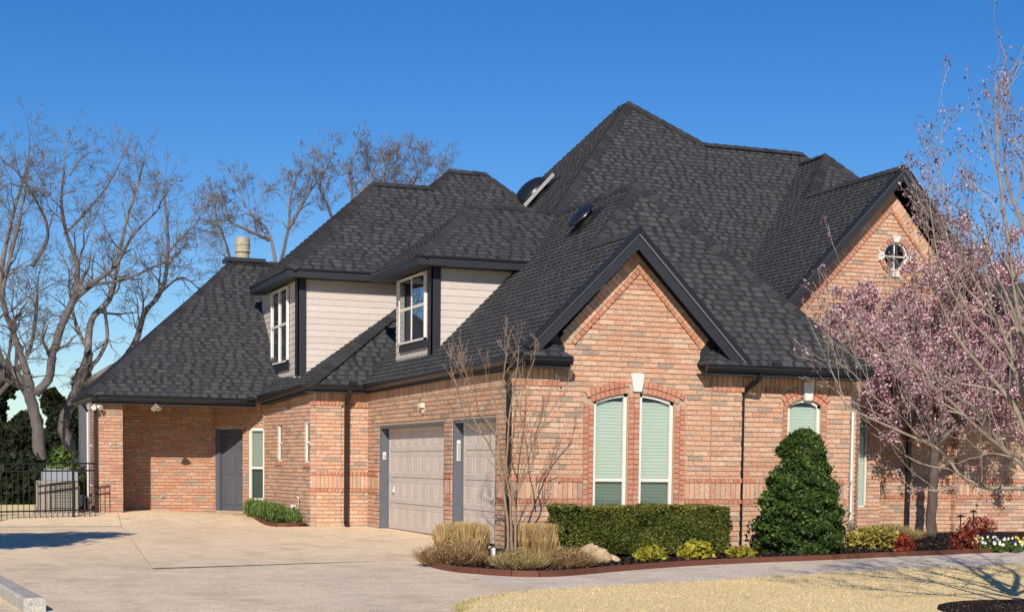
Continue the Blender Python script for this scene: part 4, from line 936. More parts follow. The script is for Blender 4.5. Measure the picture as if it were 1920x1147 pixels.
caps([(5.85, -.33, 2.80), (3.0, 2.46, 5.94)], 'front_roof_slope', .15, down=.11)
caps([(3.0, 5.9, 5.94), (3.0, 2.50, 5.94)], 'garage_roof_slope', .12, down=.12)
caps([(1.77, 1.36, 4.71), (1.77, -.29, 4.71)], 'garage_roof_slope', .12, down=.12)
caps([(3.6, 7.82, 6.09), (6.6, 10.62, 9.313)], 'main_roof_front', .16, down=.11)
caps([(6.6, 10.62, 9.313), (8.09, 9.8, 8.37)], 'main_roof_front', .14, .2, down=.12); caps([(8.09, 9.8, 8.37), (10.62, 9.8, 8.37)], 'main_roof_front', .13, .25, down=.10)
caps([(-.17, 4.42, 4.82), (1.28, 5.9, 5.97)], 'garage_dormer_front', .15, down=.10); caps([(1.28, 5.9, 5.97), (3.0, 5.9, 5.97)], 'garage_dormer_front', .12, .2, down=.10)
caps([(-1.48, 8.82, 5.02), (.86, 11.08, 7.182)], 'far_dormer_front', .16, down=.11); caps([(.86, 11.08, 7.182), (2.2, 11.08, 7.182)], 'far_dormer_front', .13, .25, down=.10)
caps([(2.2, 11.08, 7.182), (2.74, 11.6, 7.68)], 'far_dormer_front', .14, .2, down=.10); caps([(2.74, 11.6, 7.68), (3.57, 11.6, 7.68)], 'far_dormer_front', .13, .25, down=.10); caps([(3.57, 11.6, 7.68), (4.35, 10.78, 6.9)], 'far_dormer_front', .14, .25, down=.10)
caps([(-1.28, 7.97, 2.74), (1.1, 9.25, 4.54)], 'bump_roof_front', .15, down=.10)
caps([(-5.08, 10.62, 2.54), (-1.6, 14.07, 5.747)], 'recess_roof_front', .14, .2, down=.10)
caps([(-1.6, 14.07, 5.747), (-.4, 14.07, 5.747)], 'recess_roof_front', .14, .25, down=.10)
caps([(9.38, 7.48, 6.99), (9.38, 4.03, 6.99)], 'tall_gable_left_slope', .13, .2, down=.12)
caps([(9.45, 7.55, 7.06), (10.44, 8.55, 8.1)], 'rear_hip_front', .16, down=.11); caps([(10.44, 8.55, 8.1), (10.44, 9.5, 8.1)], 'rear_hip_front', .13, .25, down=.1); caps([(12.0, 6.95, 6.4), (10.44, 8.55, 8.1)], 'rear_hip_front', .14, .25, down=.10)

# the 300 nearest of each kind are pieces of their own, the rest one joined part per wall or slope
def emit(kind, limit, parents, mat, rest, zmin=None):
    L = sorted(PIECES[kind], key=lambda t: t[0])
    def sees(t):
        c = np.mean(np.array(t[1]), 0)
        if kind == 'brick': return c[2] > .95 and t[4] in ('front', 'pier1', 'pier2')
        return t[4] in ('front_roof_slope', 'garage_roof_slope') 
    near = [t for t in L if sees(t)][:limit]; ids = {id(t) for t in near}; groups = {}
    for t in L:
        if id(t) in ids:
            mb = MB(); mb.add(t[1], t[2], t[3]); mb.build(kind, mat, parents[t[4]])
        else: groups.setdefault(t[4], MB()).add(t[1], t[2], t[3])
    for k_, mb in groups.items(): mb.build(rest, mat, parents[k_], kind='stuff')
emit('brick', 300, walls, M['brick'], 'bricks')
emit('shingle', 300, ROOFS, M['shingle'], 'shingles')

# --- gutters, fascias, soffits, rakes
def profile_run(name, path, prof, mat, z, parent=house, closed=False, label=None):
    """path: (x, y) points with the outside on the right of travel ; prof: (outward, up)"""
    mb = MB(); P2 = [np.array(p[:2], float) for p in path]; n = len(P2); k = len(prof)
    zs = [p[2] if len(p) > 2 else z for p in path]
    for i in range(n):
        d0 = P2[i]-P2[i-1] if i > 0 else P2[1]-P2[0]; d1 = P2[i+1]-P2[i] if i < n-1 else d0
        d0 = d0/np.linalg.norm(d0); d1 = d1/np.linalg.norm(d1); n0 = np.array([d0[1], -d0[0]]); n1 = np.array([d1[1], -d1[0]])
        m = n0+n1; m /= np.linalg.norm(m); m = m/max(.3, m@n0)
        for a, b in prof: q = P2[i]+m*a; mb.v.append((q[0], q[1], zs[i]+b))
    for i in range(n-1):
        for j in range(k): mb.f.append((i*k+j, i*k+(j+1) % k, (i+1)*k+(j+1) % k, (i+1)*k+j)); mb.t.append(.5); mb.m.append(0)
    mb.f.append(tuple(range(k))); mb.f.append(tuple((n-1)*k+j for j in range(k-1, -1, -1))); mb.t += [.5]*2; mb.m += [0]*2
    return mb.build(name, mat, parent)
GP = [(0, 0), (.095, 0), (.10, -.012), (.088, -.02), (.088, -.055), (.06, -.10), (0, -.115)]
GP2 = [(0, 0), (.008, 0), (.012, -.085), (.06, -.09), (.085, -.05), (.085, .0), (.10, .0), (.10, -.06), (.065, -.12), (0, -.125)]
SO = [(-.0, -.10), (-.0, -.18), (-.28, -.18), (-.28, -.10)]
main_path = [(-1.63, 10.62, 2.55), (-1.30, 8.02, 2.72), (-1.16, 7.93, 2.72), (-.12, 7.93, 2.73), (-.12, -.05, 2.80), (.0, -.27, 2.80), (.72, -.27, 2.80)]
def off(path, d):
    P2 = [np.array(p[:2], float) for p in path]; out = []
    for i in range(len(P2)):
        d0 = P2[i]-P2[i-1] if i else P2[1]-P2[0]; d1 = P2[i+1]-P2[i] if i < len(P2)-1 else d0
        d0 = d0/np.linalg.norm(d0); d1 = d1/np.linalg.norm(d1); m = np.array([d0[1]+d1[1], -d0[0]-d1[0]]); m /= np.linalg.norm(m); m /= max(.3, m@np.array([d0[1], -d0[0]])); q = P2[i]+m*d; out.append((q[0], q[1], path[i][2]))
    return out
rec_path = [(-5.12, 17, 2.50), (-5.12, 10.58, 2.50), (-1.63, 10.58, 2.50)]
for nm, pth in (('a', main_path), ('b', [(2.93, -.27, 2.78), (5.80, -.27, 2.78), (5.80, 5.8, 2.78)]), ('c', [(-4.95, 14.5, 2.50), (-4.95, 10.72, 2.50), (-1.72, 10.72, 2.50)])):
    pp_ = pth if nm != 'c' else pth
    profile_run('gutter', pp_, GP, M['gutter'], 0); profile_run('fascia', pp_, [(-.012, .0), (-.001, .0), (-.001, -.16), (-.012, -.16)], M['trim'], 0); profile_run('soffit', pp_, [(-.013, -.13), (-.013, -.15), (-.34, -.15), (-.34, -.13)], M['trim'], 0)
profile_run('gutter', [(10.9, 3.95, 2.83), (17, 3.95, 2.83)], GP, M['gutter'], 0); profile_run('soffit', [(10.9, 3.95, 2.83), (17, 3.95, 2.83)], [(-.01, -.10), (-.01, -.14), (-.4, -.14), (-.4, -.10)], M['trim'], 0)
# dormer eaves: fascia board under a thin black drip edge
for pth in ([(-.17, 7.40, 4.80), (-.17, 4.42, 4.80), (1.84, 4.42, 4.80)], [(-1.48, 12.5, 5.0), (-1.48, 8.82, 5.0), (3.0, 8.82, 5.0)]):
    profile_run('fascia', pth, [(0, -.04), (.012, -.04), (.012, -.155), (0, -.155)], M['trim'], 0); profile_run('drip_edge', pth, [(-.02, .012), (.032, .006), (.032, -.022), (.013, -.038), (-.02, -.038)], M['gutter'], 0)
    profile_run('soffit', pth, [(-.001, -.14), (-.001, -.154), (-.42, -.154), (-.42, -.14)], M['trim'], 0)
# rakes of the gables
def rakeboard(ax, az, y, feet, slopes, th=.17, proj=.31, label=None):
    for sgn, foot, m in zip((-1, 1), feet, slopes):
        L = math.hypot(1, m); d = np.array([sgn/L, 0, -m/L]); nn = np.array([-sgn*m/L, 0, -1/L]); A_ = np.array([ax, y, az])
        T = (foot-ax)*sgn*L
        q = lambda t, u, yy: A_+d*t+nn*u+np.array([0, yy, 0])
        def xc(u): return u*m/1.0                      # where the inner edges meet on the axis
        mb = MB(); u0, u1 = .05, .05+th
        mb.prism([q(xc(u0), u0, 0), q(T, u0, 0), q(T+.02, u1, 0), q(xc(u1), u1, 0)], (0, .025, 0)); mb.build('rake_board', M['trim'], house)
        mb = MB(); mb.prism([q(0, -.012, -.045), q(T+.10, -.012, -.045), q(T+.08, .048, -.045), q(xc(.048), .048, -.045)], (0, .07, 0)); mb.build('drip_edge', M['gutter'], house)
        mb = MB(); mb.prism([q(xc(.05), .05, -.022), q(T+.06, .05, -.022), q(T+.05, .078, -.022), q(xc(.078), .078, -.022)], (0, .022, 0), .5); mb.build('rake_trim', M['jamb'], house)
        mb = MB(); mb.prism([q(xc(.08), .08, .03), q(T, .08, .03), q(T, .10, .03), q(xc(.10), .10, .03)], (0, proj-.04, 0)); mb.build('soffit', M['trim'], house)
        mb = MB(); mb.prism([q(xc(.10), .10, proj-.035), q(T-.25, .10, proj-.035), q(T-.25, .155, proj-.035), q(xc(.155), .155, proj-.035)], (0, .02, 0)); mb.build('frieze_board', M['trim'], house)
rakeboard(1.77, 4.745, -.29, (.03, 3.66), (1.0, 1.0))
rakeboard(9.38, 7.02, 4.04, (6.5, 11.9), (1.05, 1.12), th=.155)
# downspouts
def spout(name, pts, label_mat='spout', sx=.035, sy=.028):
    mb = MB(); P3 = [np.array(p, float) for p in pts]
    for a, b in zip(P3, P3[1:]):
        d = b-a; d /= np.linalg.norm(d); s1 = np.cross(d, (0, 1, 0)); s1 = s1/np.linalg.norm(s1) if np.linalg.norm(s1) > .2 else np.array([1., 0, 0]); s2 = np.cross(d, s1)
        a = a-d*.012; b = b+d*.012
        c = [(-1, -1), (1, -1), (1, 1), (-1, 1)]; vs = [a+s1*i*sx+s2*j*sy for i, j in c]+[b+s1*i*sx+s2*j*sy for i, j in c]
        mb.add(vs, [(0, 1, 5, 4), (1, 2, 6, 5), (2, 3, 7, 6), (3, 0, 4, 7), (3, 2, 1, 0), (4, 5, 6, 7)])
    return mb.build('downspout', M[label_mat], house)
spout('d', [(-.47, 7.88, 2.64), (-.47, 7.90, 2.55), (-.47, 8.10, 2.36), (-.47, 8.11, .06), (-.47, 8.02, .0)], sx=.042)
spout('d', [(-.17, .12, 2.66), (-.16, .16, 2.60), (-.05, .27, 2.42), (-.05, .27, -.02)], 'gutter')
spout('d', [(3.86, -.34, 2.66), (3.84, -.30, 2.58), (3.765, -.0, 2.42), (3.765, .07, 2.38), (3.765, .07, -.05)], 'gutter', .03)
spout('d', [(-4.98, 10.82, 2.40), (-4.93, 10.86, 2.30), (-4.92, 10.88, .16)], 'spout', .03)
xd_ = float(onY(1703, 900, 4.3)[0]); spout('d', [(xd_, 4.31, 3.6), (xd_, 4.31, 0)], 'gutter', .042)
# boxes where guards are screwed on the gutters
for x_, y_, z_ in ((-.40, 7.86, 2.735), (-1.86, 10.60, 2.515), (4.12, -.34, 2.79)):
    mb = MB(); mb.box((x_-.075, y_-.05, z_-.02), (x_+.075, y_+.05, z_+.055)); mb.build('gutter_box', M['gutter'], house)

# chimney
ch = MB(); ch.box((-1.56, 14.0, 5.3), (-.93, 14.5, 5.72)); cho = ch.build('chimney', M['white'], house)
mb = MB(); mb.box((-1.72, 13.93, 5.73), (-.84, 14.57, 5.82)); mb.box((-.89, 13.95, 5.5), (-.85, 14.55, 5.73)); mb.build('chimney_cap', M['trim'], cho)
mb = MB(); mb.lathe((-1.32, 14.2, 5.82), [(.15, 0), (.15, .14), (.185, .15), (.185, .17), (.165, .19), (.165, .30), (.18, .31), (.18, .33), (.165, .34), (.165, .46), (.15, .48)], 20); mb.build('flue', M['foundation'], cho, smooth=False)

# roof vents
def on_plane(u, v, pqr): p, q, r = pqr; return onP(u, v, (0, 0, r), (-p, -q, 1))
def dome(center, pqr, rx, ry, h, label, name, ring):
    p, q, r = pqr; n = np.array([-p, -q, 1.]); n /= np.linalg.norm(n); up = np.array([p, q, 0.]); up = up/np.linalg.norm(up); up[2] = math.hypot(p, q); up /= np.linalg.norm(up); al = np.cross(up, n)
    root = thing(name, label, 'roof vent', tuple(center))
    mb = MB(); K = 20; vs = []; fs = []; J = 6; base = .14
    for j in range(J+1):
        f = j/J*math.pi/2
        for i in range(K):
            t = 2*math.pi*i/K; vs.append(center+al*math.cos(t)*rx*math.cos(f)+up*math.sin(t)*ry*math.cos(f)+n*(base+h*math.sin(f)))
    for j in range(J):
        for i in range(K): fs.append((j*K+i, j*K+(i+1) % K, (j+1)*K+(i+1) % K, (j+1)*K+i))
    mb.add(vs, fs); mb.build('dome', M['blackgloss'], root, smooth=True)
    mb = MB(); rr = .72 if not ring else .95
    vs = [center+al*math.cos(2*math.pi*i/K)*rx*rr+up*math.sin(2*math.pi*i/K)*ry*rr+n*z_ for z_ in (-.02, base) for i in range(K)]
    mb.add(vs, [(i, (i+1) % K, K+(i+1) % K, K+i) for i in range(K)]); mb.add([center+al*a*rx*1.25+up*b*ry*1.25+n*.02 for a, b in ((-1, -1), (1, -1), (1, 1), (-1, 1))], [(0, 1, 2, 3)]); mb.build('neck', M['dark'], root)
    if ring:
        mb = MB(); c = center+n*(base-.03)
        for s_ in (-1, 1):
            mb.prism([c+al*s_*rx*1.05-up*ry*1.08, c+al*s_*rx*1.12-up*ry*1.08, c+al*s_*rx*1.12+up*ry*1.08, c+al*s_*rx*1.05+up*ry*1.08], n*.07)
        mb.build('curb', M['metal'], root)
    return root
cv = on_plane(1100, 417, PL)+np.array([.0, 0, 0]); dome(cv, PL, .27, .27, .10, 'low black dome vent on the long slope above the garage', 'roof_vent', False)
cs = on_plane(1003, 372, PTL); dome(cs, PTL, .46, .46, .24, 'large black domed skylight with pale metal curb on the tallest roof', 'skylight', True)

# ------------------------------------------------------------------ fixtures on the walls
def security_light(name, p, heads, label, mat='white', toward=(0, -1, 0)):
    root = thing(name, label, 'light', tuple(p)); p = np.array(p, float)
    mb = MB(); mb.lathe(p-np.array([0, 0, .01]), [(.045, 0), (.045, .02)], 12); mb.build('mount', M[mat], root)
    for hx in heads:
        d = np.array(hx, float); d /= np.linalg.norm(d); mb = MB()
        mb.tube([p, p+d*.05, p+d*.07, p+d*.15, p+d*.16], [.012, .014, .028, .055, .056], 12); mb.build('lamp_head', M[mat], root, smooth=False)
    return root
security_light('flood_light', (-4.93, 10.80, 2.33), [(.5, -.6, -.35), (-.3, -.8, -.4)], 'pale double flood light at the corner above the left brick pier')
security_light('soffit_light', (-3.75, 10.75, 2.36), [(.25, -.7, -.55), (-.35, -.6, -.55)], 'small flood light below the gutter of the covered recess', 'ac')
mb = MB(); p = FGA.P(8.21-4.55, 2.21, 0); root = thing('wall_light', 'small pale yellow sensor light on brick between the garage door tops', 'light', p)
mb.box((-.10, 4.55-.075, 2.20), (-.03, 4.55+.075, 2.28)); mb.build('lamp_head', M['lamp'], root)
mb = MB(); mb.box((-.035, 4.50, 2.12), (-.012, 4.58, 2.24)); mb.box((-.07, 4.52, 2.10), (-.03, 4.56, 2.17)); mb.build('mount', M['metal'], root)
# meter, pipes and hose bib
def pipe(name, pts, r, mat, label, cat, extra=None):
    root = thing(name, label, cat, tuple(pts[0])); mb = MB(); mb.tube(pts, r, 8); mb.build('pipe', M[mat], root)
    if extra: extra(root)
    return root
zg = G(-4.9, 11)
def ex(root):
    mb = MB(); mb.tube([(-5.02, 11.1, 2.25), (-5.02, 11.05, 2.34)], [.05, .06], 10); mb.build('weather_cap', M['metal'], root)
    for z_ in (.7, 1.5): mb = MB(); mb.box((-5.06, 11.07, z_), (-4.97, 11.13, z_+.03)); mb.build('clamp', M['metal'], root)
pipe('conduit', [(-5.02, 11.1, zg), (-5.02, 11.1, 2.28)], .026, 'ac', 'tall grey metal conduit beside the downspout of the left pier', 'pipe', ex)
pipe('conduit', [(-5.02, 11.5, zg), (-5.02, 11.5, 2.2)], .02, 'white', 'thin white conduit behind the tall grey one on the left wall', 'pipe')
root = thing('meter_box', 'small white utility box with a bent pipe by the left wall', 'utility box', (-5.3, 11.4, zg))
mb = MB(); mb.box((-5.28, 11.3, zg+.12), (-5.14, 11.42, zg+.34)); mb.build('box', M['white'], root)
mb = MB(); mb.tube([(-5.22, 11.3, zg+.5), (-5.35, 11.2, zg+.52), (-5.55, 11.1, zg+.50)], .028, 8); mb.tube([(-5.22, 11.36, zg+.05), (-5.22, 11.3, zg+.5)], .018, 8); mb.build('pipe', M['white'], root)
mb = MB(); mb.tube([(-5.12, 11.2, zg), (-5.12, 11.2, zg+.28), (-5.06, 11.2, zg+.33)], .02, 6); mb.build('pipe', M['metal'], root)
def on_side(u, v, n=.0): q = onP(u, v, (E0[0], E0[1], 0), (FB4.nv[0], FB4.nv[1], 0)); return q+np.array([*FB4.nv, 0])*n
p = on_side(555, 948, .03); root = thing('hose_bib', 'white tap with hooked pipe low on the turned brick side wall', 'tap', tuple(p))
mb = MB(); mb.tube([p+np.array([*FB4.nv, 0])*-.03, p+np.array([*FB4.nv, 0])*.06], .02, 8); mb.lathe(p+np.array([*FB4.nv, 0])*.05, [(.03, -.03), (.035, 0), (.03, .03)], 10); mb.build('tap_body', M['white'], root)
q = on_side(564, 942, .05); mb = MB(); mb.tube([q+np.array([0, 0, -.12]), q, q+np.array([0, 0, .08]), q+np.array([.0, -.03, .12])+np.array([*FB4.nv, 0])*.03, q+np.array([0, -.06, .07])], .012, 6); mb.build('pipe', M['metal'], root)
p = onY(206, 832, 10.9); root = thing('wall_plate', 'small dark square plate on the brick of the left pier', 'wall plate', tuple(p)); mb = MB(); mb.box((p[0]-.02, 10.87, p[2]-.03), (p[0]+.03, 10.888, p[2]+.03)); mb.build('plate', M['metal'], root)
p = onY(307, 929, 12.42); root = thing('wall_socket', 'small grey outdoor socket low in the sunlit part of the recess', 'socket', tuple(p)); mb = MB(); mb.box((p[0]-.05, 12.385, p[2]-.04), (p[0]+.05, 12.41, p[2]+.05)); mb.box((p[0]-.04, 12.37, p[2]-.03), (p[0]-.005, 12.386, p[2]+.04), 1); mb.build('cover', M['ac'], root)
# door mat
mb = MB(); q0 = onG(378, 955); q1 = onG(440, 955.5); z = G(q0[0], q0[1])
mb.box((q0[0], q0[1]-.25, z+.001), (q1[0], q0[1]+.2, z+.022)); tag(mb.build('door_mat', M['dark']), 'thin dark mat on the concrete before the charcoal entrance door', 'mat')

# ------------------------------------------------------------------ air conditioner and iron fence
pa = onG(118, 962); ax_, ay_ = -5.85, 10.6; zac = G(ax_, ay_)-.02
q0 = onY(72, 900, ay_); q1 = onY(146, 900, ay_); zt = onY(115, 901, ay_)[2]
root = thing('air_conditioner', 'tan louvred condenser unit standing behind the iron fence', 'air conditioner', (float(q0[0]+q1[0])/2, ay_+.35, zac))
x0, x1 = float(q0[0]), float(q1[0]); dpt = (x1-x0)
mb = MB(); mb.box((x0-.06, ay_-.06, zac-.1), (x1+.06, ay_+dpt+.06, zac+.04)); mb.build('pad', M['foundation'], root)
mb = MB(); mb.box((x0+.03, ay_+.03, zac+.04), (x1-.03, ay_+dpt-.03, zt-.03)); mb.build('coil', M['dark'], root)
mb = MB(); mb.box((x0, ay_, zt-.05), (x1, ay_+dpt, zt)); mb.box((x0, ay_, zac+.04), (x1, ay_+dpt, zac+.12))
for cx_, cy_ in ((x0, ay_), (x1-.05, ay_), (x0, ay_+dpt-.05), (x1-.05, ay_+dpt-.05)): mb.box((cx_+.001, cy_+.001, zac+.1), (cx_+.049, cy_+.049, zt-.04))
mb.box((x0+.17, ay_+.002, zac+.1), (x0+.21, ay_+.03, zt-.04)); mb.build('casing', M['ac'], root)
k = 13
for i in range(k):
    z_ = zac+.14+i*(zt-zac-.2)/k; m_ = MB(); m_.prism([(x0+.22, ay_, z_), (x1-.055, ay_, z_), (x1-.055, ay_+.022, z_+.03), (x0+.22, ay_+.022, z_+.03)], (0, .004, -.004), R_.random()); m_.build('louver', M['ac'], root)
mb = MB(); mb.prism([(x0+.004, ay_+.004, zac+.12), (x0+.165, ay_+.004, zac+.12), (x0+.165, ay_+.004, zt-.05), (x0+.004, ay_+.004, zt-.05)], (0, .02, 0)); mb.build('side_panel', M['ac'], root)
c0 = onY(84, 884, ay_+.9); c1 = onY(143, 884, ay_+.9); mb = MB(); z1_ = float(onY(115, 880, ay_+.9)[2])
tag_root = thing('unit_cover', 'silver grey rounded unit standing behind the tan condenser', 'air conditioner', (float(c0[0]), ay_+1.2, zac))
mb.box((float(c0[0]), ay_+.95, zac), (float(c1[0]), ay_+1.5, z1_-.06)); mb.build('casing', M['ac'], tag_root)
mb = MB(); xx0, xx1 = float(c0[0])-.03, float(c1[0])+.03; mb.prism([(xx0, ay_+.92, z1_-.26), (xx1, ay_+.92, z1_-.26), (xx1, ay_+.92, z1_-.06), (xx1-.10, ay_+.92, z1_), (xx0+.12, ay_+.92, z1_+.02), (xx0, ay_+.92, z1_-.05)], (0, .6, 0)); mb.build('lid', M['silver'], tag_root)
# fence: panels with round pickets
root = thing('iron_fence', 'black iron picket fence left of the brick pier', 'fence', (-6.2, 9.9, .1))
fa = np.array([-9.6, 9.3]); fbp = np.array([-5.02, 10.15]); Lf = np.linalg.norm(fbp-fa); df = (fbp-fa)/Lf
ft = 1.05
def fz(p): return G(p[0], p[1])
k = int(Lf/.105)
for i in range(k+1):
    p = fa+df*(i*Lf/k); z_ = fz(p); 
    post_ = (i % 18 == 4)
    mb = MB(); r_ = .024 if post_ else .007
    mb.box((p[0]-r_, p[1]-r_, z_-.05), (p[0]+r_, p[1]+r_, z_+(ft+.1 if post_ else ft))); mb.build('post' if post_ else 'picket', M['iron'], root)
for h_ in (.12, ft-.16, ft-.02):
    mb = MB(); z0_, z1_ = fz(fa)+h_, fz(fbp)+h_; a = (fa[0], fa[1]-.016, z0_); b = (fbp[0], fbp[1]-.016, z1_)
    mb.add([a, b, (b[0], b[1]+.032, b[2]), (a[0], a[1]+.032, a[2]), (a[0], a[1], a[2]+.03), (b[0], b[1], b[2]+.03), (b[0], b[1]+.032, b[2]+.03), (a[0], a[1]+.032, a[2]+.03)], [(0, 3, 2, 1), (4, 5, 6, 7), (0, 1, 5, 4), (1, 2, 6, 5), (2, 3, 7, 6), (3, 0, 4, 7)]); mb.build('rail', M['iron'], root)

# ------------------------------------------------------------------ trees and plants
def wander(a, b, n, amp, rng):
    a, b = np.array(a, float), np.array(b, float); L = np.linalg.norm(b-a); out = []
    o = np.zeros(3)
    for i in range(n+1):
        t = i/n; o = o*.6+np.array([rng.gauss(0, 1) for _ in range(3)])*amp*L/n; out.append(a+(b-a)*t+o*(1 if 0 < i < n else (0 if i == 0 else .5)))
    return out
def grow(mb, p, d, L, r, lvl, rng, ends, sp=.6, up=.15, kids=(2, 3), ratio=.68, rr=.62, amp=.10, tint=.5, rmin=.004, droop=0):
    d = d/np.linalg.norm(d); n = 4 if lvl > 1 else 3
    pts = wander(p, p+d*L, n, amp, rng); r1 = max(rmin, r*rr)
    rad = [r+(r1-r)*i/n for i in range(n+1)]
    mb.tube(pts, rad, 6 if r > .05 else 4 if r > .015 else 3, tint=min(1, max(0, tint+rng.uniform(-.25, .25))), cap=False)
    if lvl <= 0: ends.append((pts[-1], d)); ends.append((pts[1], d)); return
    k = rng.randint(*kids)
    for i in range(k):
        last = i == 0
        j = n if last else rng.randint(max(1, n-3), n)
        dd = pts[j]-pts[j-1]; dd /= np.linalg.norm(dd)+1e-9
        rv = np.array([rng.gauss(0, 1) for _ in range(3)]); rv -= dd*(rv@dd); rv /= np.linalg.norm(rv)+1e-9
        a = rng.uniform(.15, .45)*sp if last else rng.uniform(.6, 1.2)*sp
        nd = dd*math.cos(a)+rv*math.sin(a)+np.array([0, 0, up]); 
        grow(mb, pts[j], nd, L*ratio*rng.uniform(.75, 1.2), rad[j]*(.85 if last else .62), lvl-1, rng, ends, sp, up, kids, ratio, rr, amp, tint, rmin)
def build_tree(name, label, base, limbs, mat, seed, lvl=4, group=None, rmin=.006, sp=.7, up=.12, ratio=.7, tw=1.0, crown_mat=None, kids=(2, 3), lf=1.0, rf=1.0, lx=0):
    """limbs: (points, r0, r1) followed from the photograph at their real distance; twigs grow from them"""
    rng = random.Random(seed); root = thing(name, label, 'tree', tuple(base), group); tr = MB(); cr = MB(); ends = []
    for pts, r0, r1, tws in limbs:
        fp = fine(pts, 5); n = len(fp); r0 *= rf; r1 *= rf; rad = [r0+(r1-r0)*(i/(n-1)) for i in range(n)]
        fp = [p+np.array([rng.gauss(0, 1) for _ in range(3)])*rad[i]*.10 for i, p in enumerate(fp)]
        tr.tube(fp, rad, 8 if r0 > .05 else 5, tint=rng.uniform(.3, .8))
        if tws:
            cnt, L, lv = tws; L *= lf; lv += lx
            for k in range(cnt):
                i = int(n*(.25+.75*(k+rng.random())/cnt)); i = min(n-2, i)
                dd = fp[i+1]-fp[i]; dd /= np.linalg.norm(dd)+1e-9; rv = np.array([rng.gauss(0, 1) for _ in range(3)]); rv -= dd*(rv@dd); rv /= np.linalg.norm(rv)
                a = rng.uniform(.4, 1.1); grow(cr, fp[i], dd*math.cos(a)+rv*math.sin(a)+np.array([0, 0, up*1.5]), L*rng.uniform(.7, 1.2)*(1.1-.5*i/n), rad[i]*.5, lv, rng, ends, sp, up, kids, ratio, rmin=rmin)
            grow(cr, fp[-1], fp[-1]-fp[-2]+np.array([0, 0, .05]), L*.8, rad[-1], lv, rng, ends, sp, up, kids, ratio, rmin=rmin)
    tr.build('trunk', mat, root, smooth=True)
    if cr.v: cr.build('crown', crown_mat or mat, root, kind='stuff')
    return root, ends
def at(Y): return lambda *uv: [onY(u, v, Y) for u, v in uv]

# bare trees behind the fence at the left
A = at(21.5)
bl = [
 (A((78, 960), (78, 900), (72, 820), (62, 760), (52, 702)), .25, .16, None),
 (A((62, 765), (45, 725), (20, 690), (-10, 665)), .17, .12, (5, 2.6, 4)),
 (A((52, 702), (30, 640), (5, 560), (15, 500), (40, 400)), .13, .05, (8, 1.6, 4)),
 (A((66, 740), (90, 710), (100, 660), (120, 600), (140, 560)), .15, .12, (3, 1.4, 3)),
 (A((140, 560), (145, 500), (125, 440), (115, 380), (120, 320)), .10, .03, (8, 1.5, 4)),
 (A((140, 562), (175, 530), (215, 500), (250, 440), (290, 400)), .10, .03, (8, 1.5, 4)),
 (A((175, 532), (230, 525), (290, 500), (330, 480)), .06, .025, (6, 1.3, 4)),
 (A((120, 440), (160, 400), (200, 350), (225, 305)), .05, .02, (6, 1.0, 3)),
 (A((60, 500), (90, 440), (70, 380), (30, 320), (10, 310)), .07, .02, (7, 1.3, 4)),
 (A((130, 330), (150, 300), (170, 285)), .03, .015, (4, .8, 3)),
]
build_tree('bare_tree', 'stout pale-barked bare tree rising behind the tan condenser', onY(78, 960, 21.5), bl, M['bark_far'], 3, rmin=.005, ratio=.72, sp=.85, up=.0, kids=(2, 3), lf=.46, rf=.80, lx=1)
A = at(25)
bl = [
 (A((150, 960), (148, 900), (128, 840), (122, 780), (150, 720), (165, 660)), .26, .17, None),
 (A((165, 662), (172, 600), (205, 560), (220, 500), (235, 420), (260, 340)), .14, .04, (9, 1.6, 4)),
 (A((165, 660), (140, 600), (130, 540)), .08, .05, (5, 1.5, 4)),
 (A((228, 680), (255, 640), (270, 590), (305, 540), (315, 470), (310, 380)), .14, .04, (9, 1.6, 4)),
 (A((150, 725), (190, 700), (228, 680)), .12, .12, None),
 (A((310, 480), (345, 440), (368, 420)), .05, .02, (6, 1.2, 4)),
 (A((195, 570), (200, 640), (170, 690)), .06, .08, (4, 1.2, 3)),
 (A((305, 545), (340, 520), (372, 540)), .05, .02, (6, 1.2, 4)),
]
build_tree('bare_tree', 'slimmer bare tree leaning behind the left roof edge', onY(150, 960, 25), bl, M['bark_far'], 5, rmin=.0055, ratio=.72, sp=.85, up=.0, kids=(2, 3), lf=.46, rf=.80, lx=1)
A = at(24)
bl = [(A((-60, 960), (-50, 860), (-30, 760), (5, 690)), .3, .2, None), (A((5, 690), (-10, 620), (0, 520), (20, 420), (45, 330)), .14, .04, (10, 1.8, 4)), (A((0, 560), (-40, 480), (-50, 380)), .09, .03, (6, 1.8, 4)), (A((-30, 770), (30, 700), (60, 640), (70, 560)), .1, .05, (6, 1.4, 4))]
build_tree('bare_tree', 'bare tree at the far left whose trunk stands outside the view', onY(-60, 960, 24), bl, M['bark_far'], 8, rmin=.0055, ratio=.72, sp=.85, up=.0, kids=(2, 3), lf=.46, rf=.80, lx=1)
# bare trees behind the roof
gr_ = 'bare trees behind the house'
def far_tree(u0, v0, Y, limbs, seed, label):
    A = at(Y); base = onY(u0, v0, Y); base = np.array([base[0], Y, 0.])
    L = [([base, *A(limbs[0][0])], .26, .15, None)]
    for l in limbs: L.append((A(*l), .09, .015, (11, 1.0, 4)))
    build_tree('bare_tree', label, base, L, M['bark_far'], seed, group=gr_, rmin=.006, ratio=.70, sp=.75, up=.02, lf=.58, rf=.8, lx=1)
far_tree(520, 600, 34, [[(520, 520), (505, 440), (470, 400), (450, 360)], [(520, 520), (540, 430), (545, 370), (560, 320)], [(505, 450), (440, 420), (415, 400)], [(540, 430), (575, 370), (600, 330)]], 21, 'bare tree just right of the round chimney flue')
far_tree(640, 560, 36, [[(640, 480), (620, 400), (600, 350), (620, 300)], [(640, 480), (660, 380), (655, 320), (670, 280)], [(650, 400), (690, 340), (710, 300)]], 22, 'tallest of the bare trees seen above the farther dormer roof')
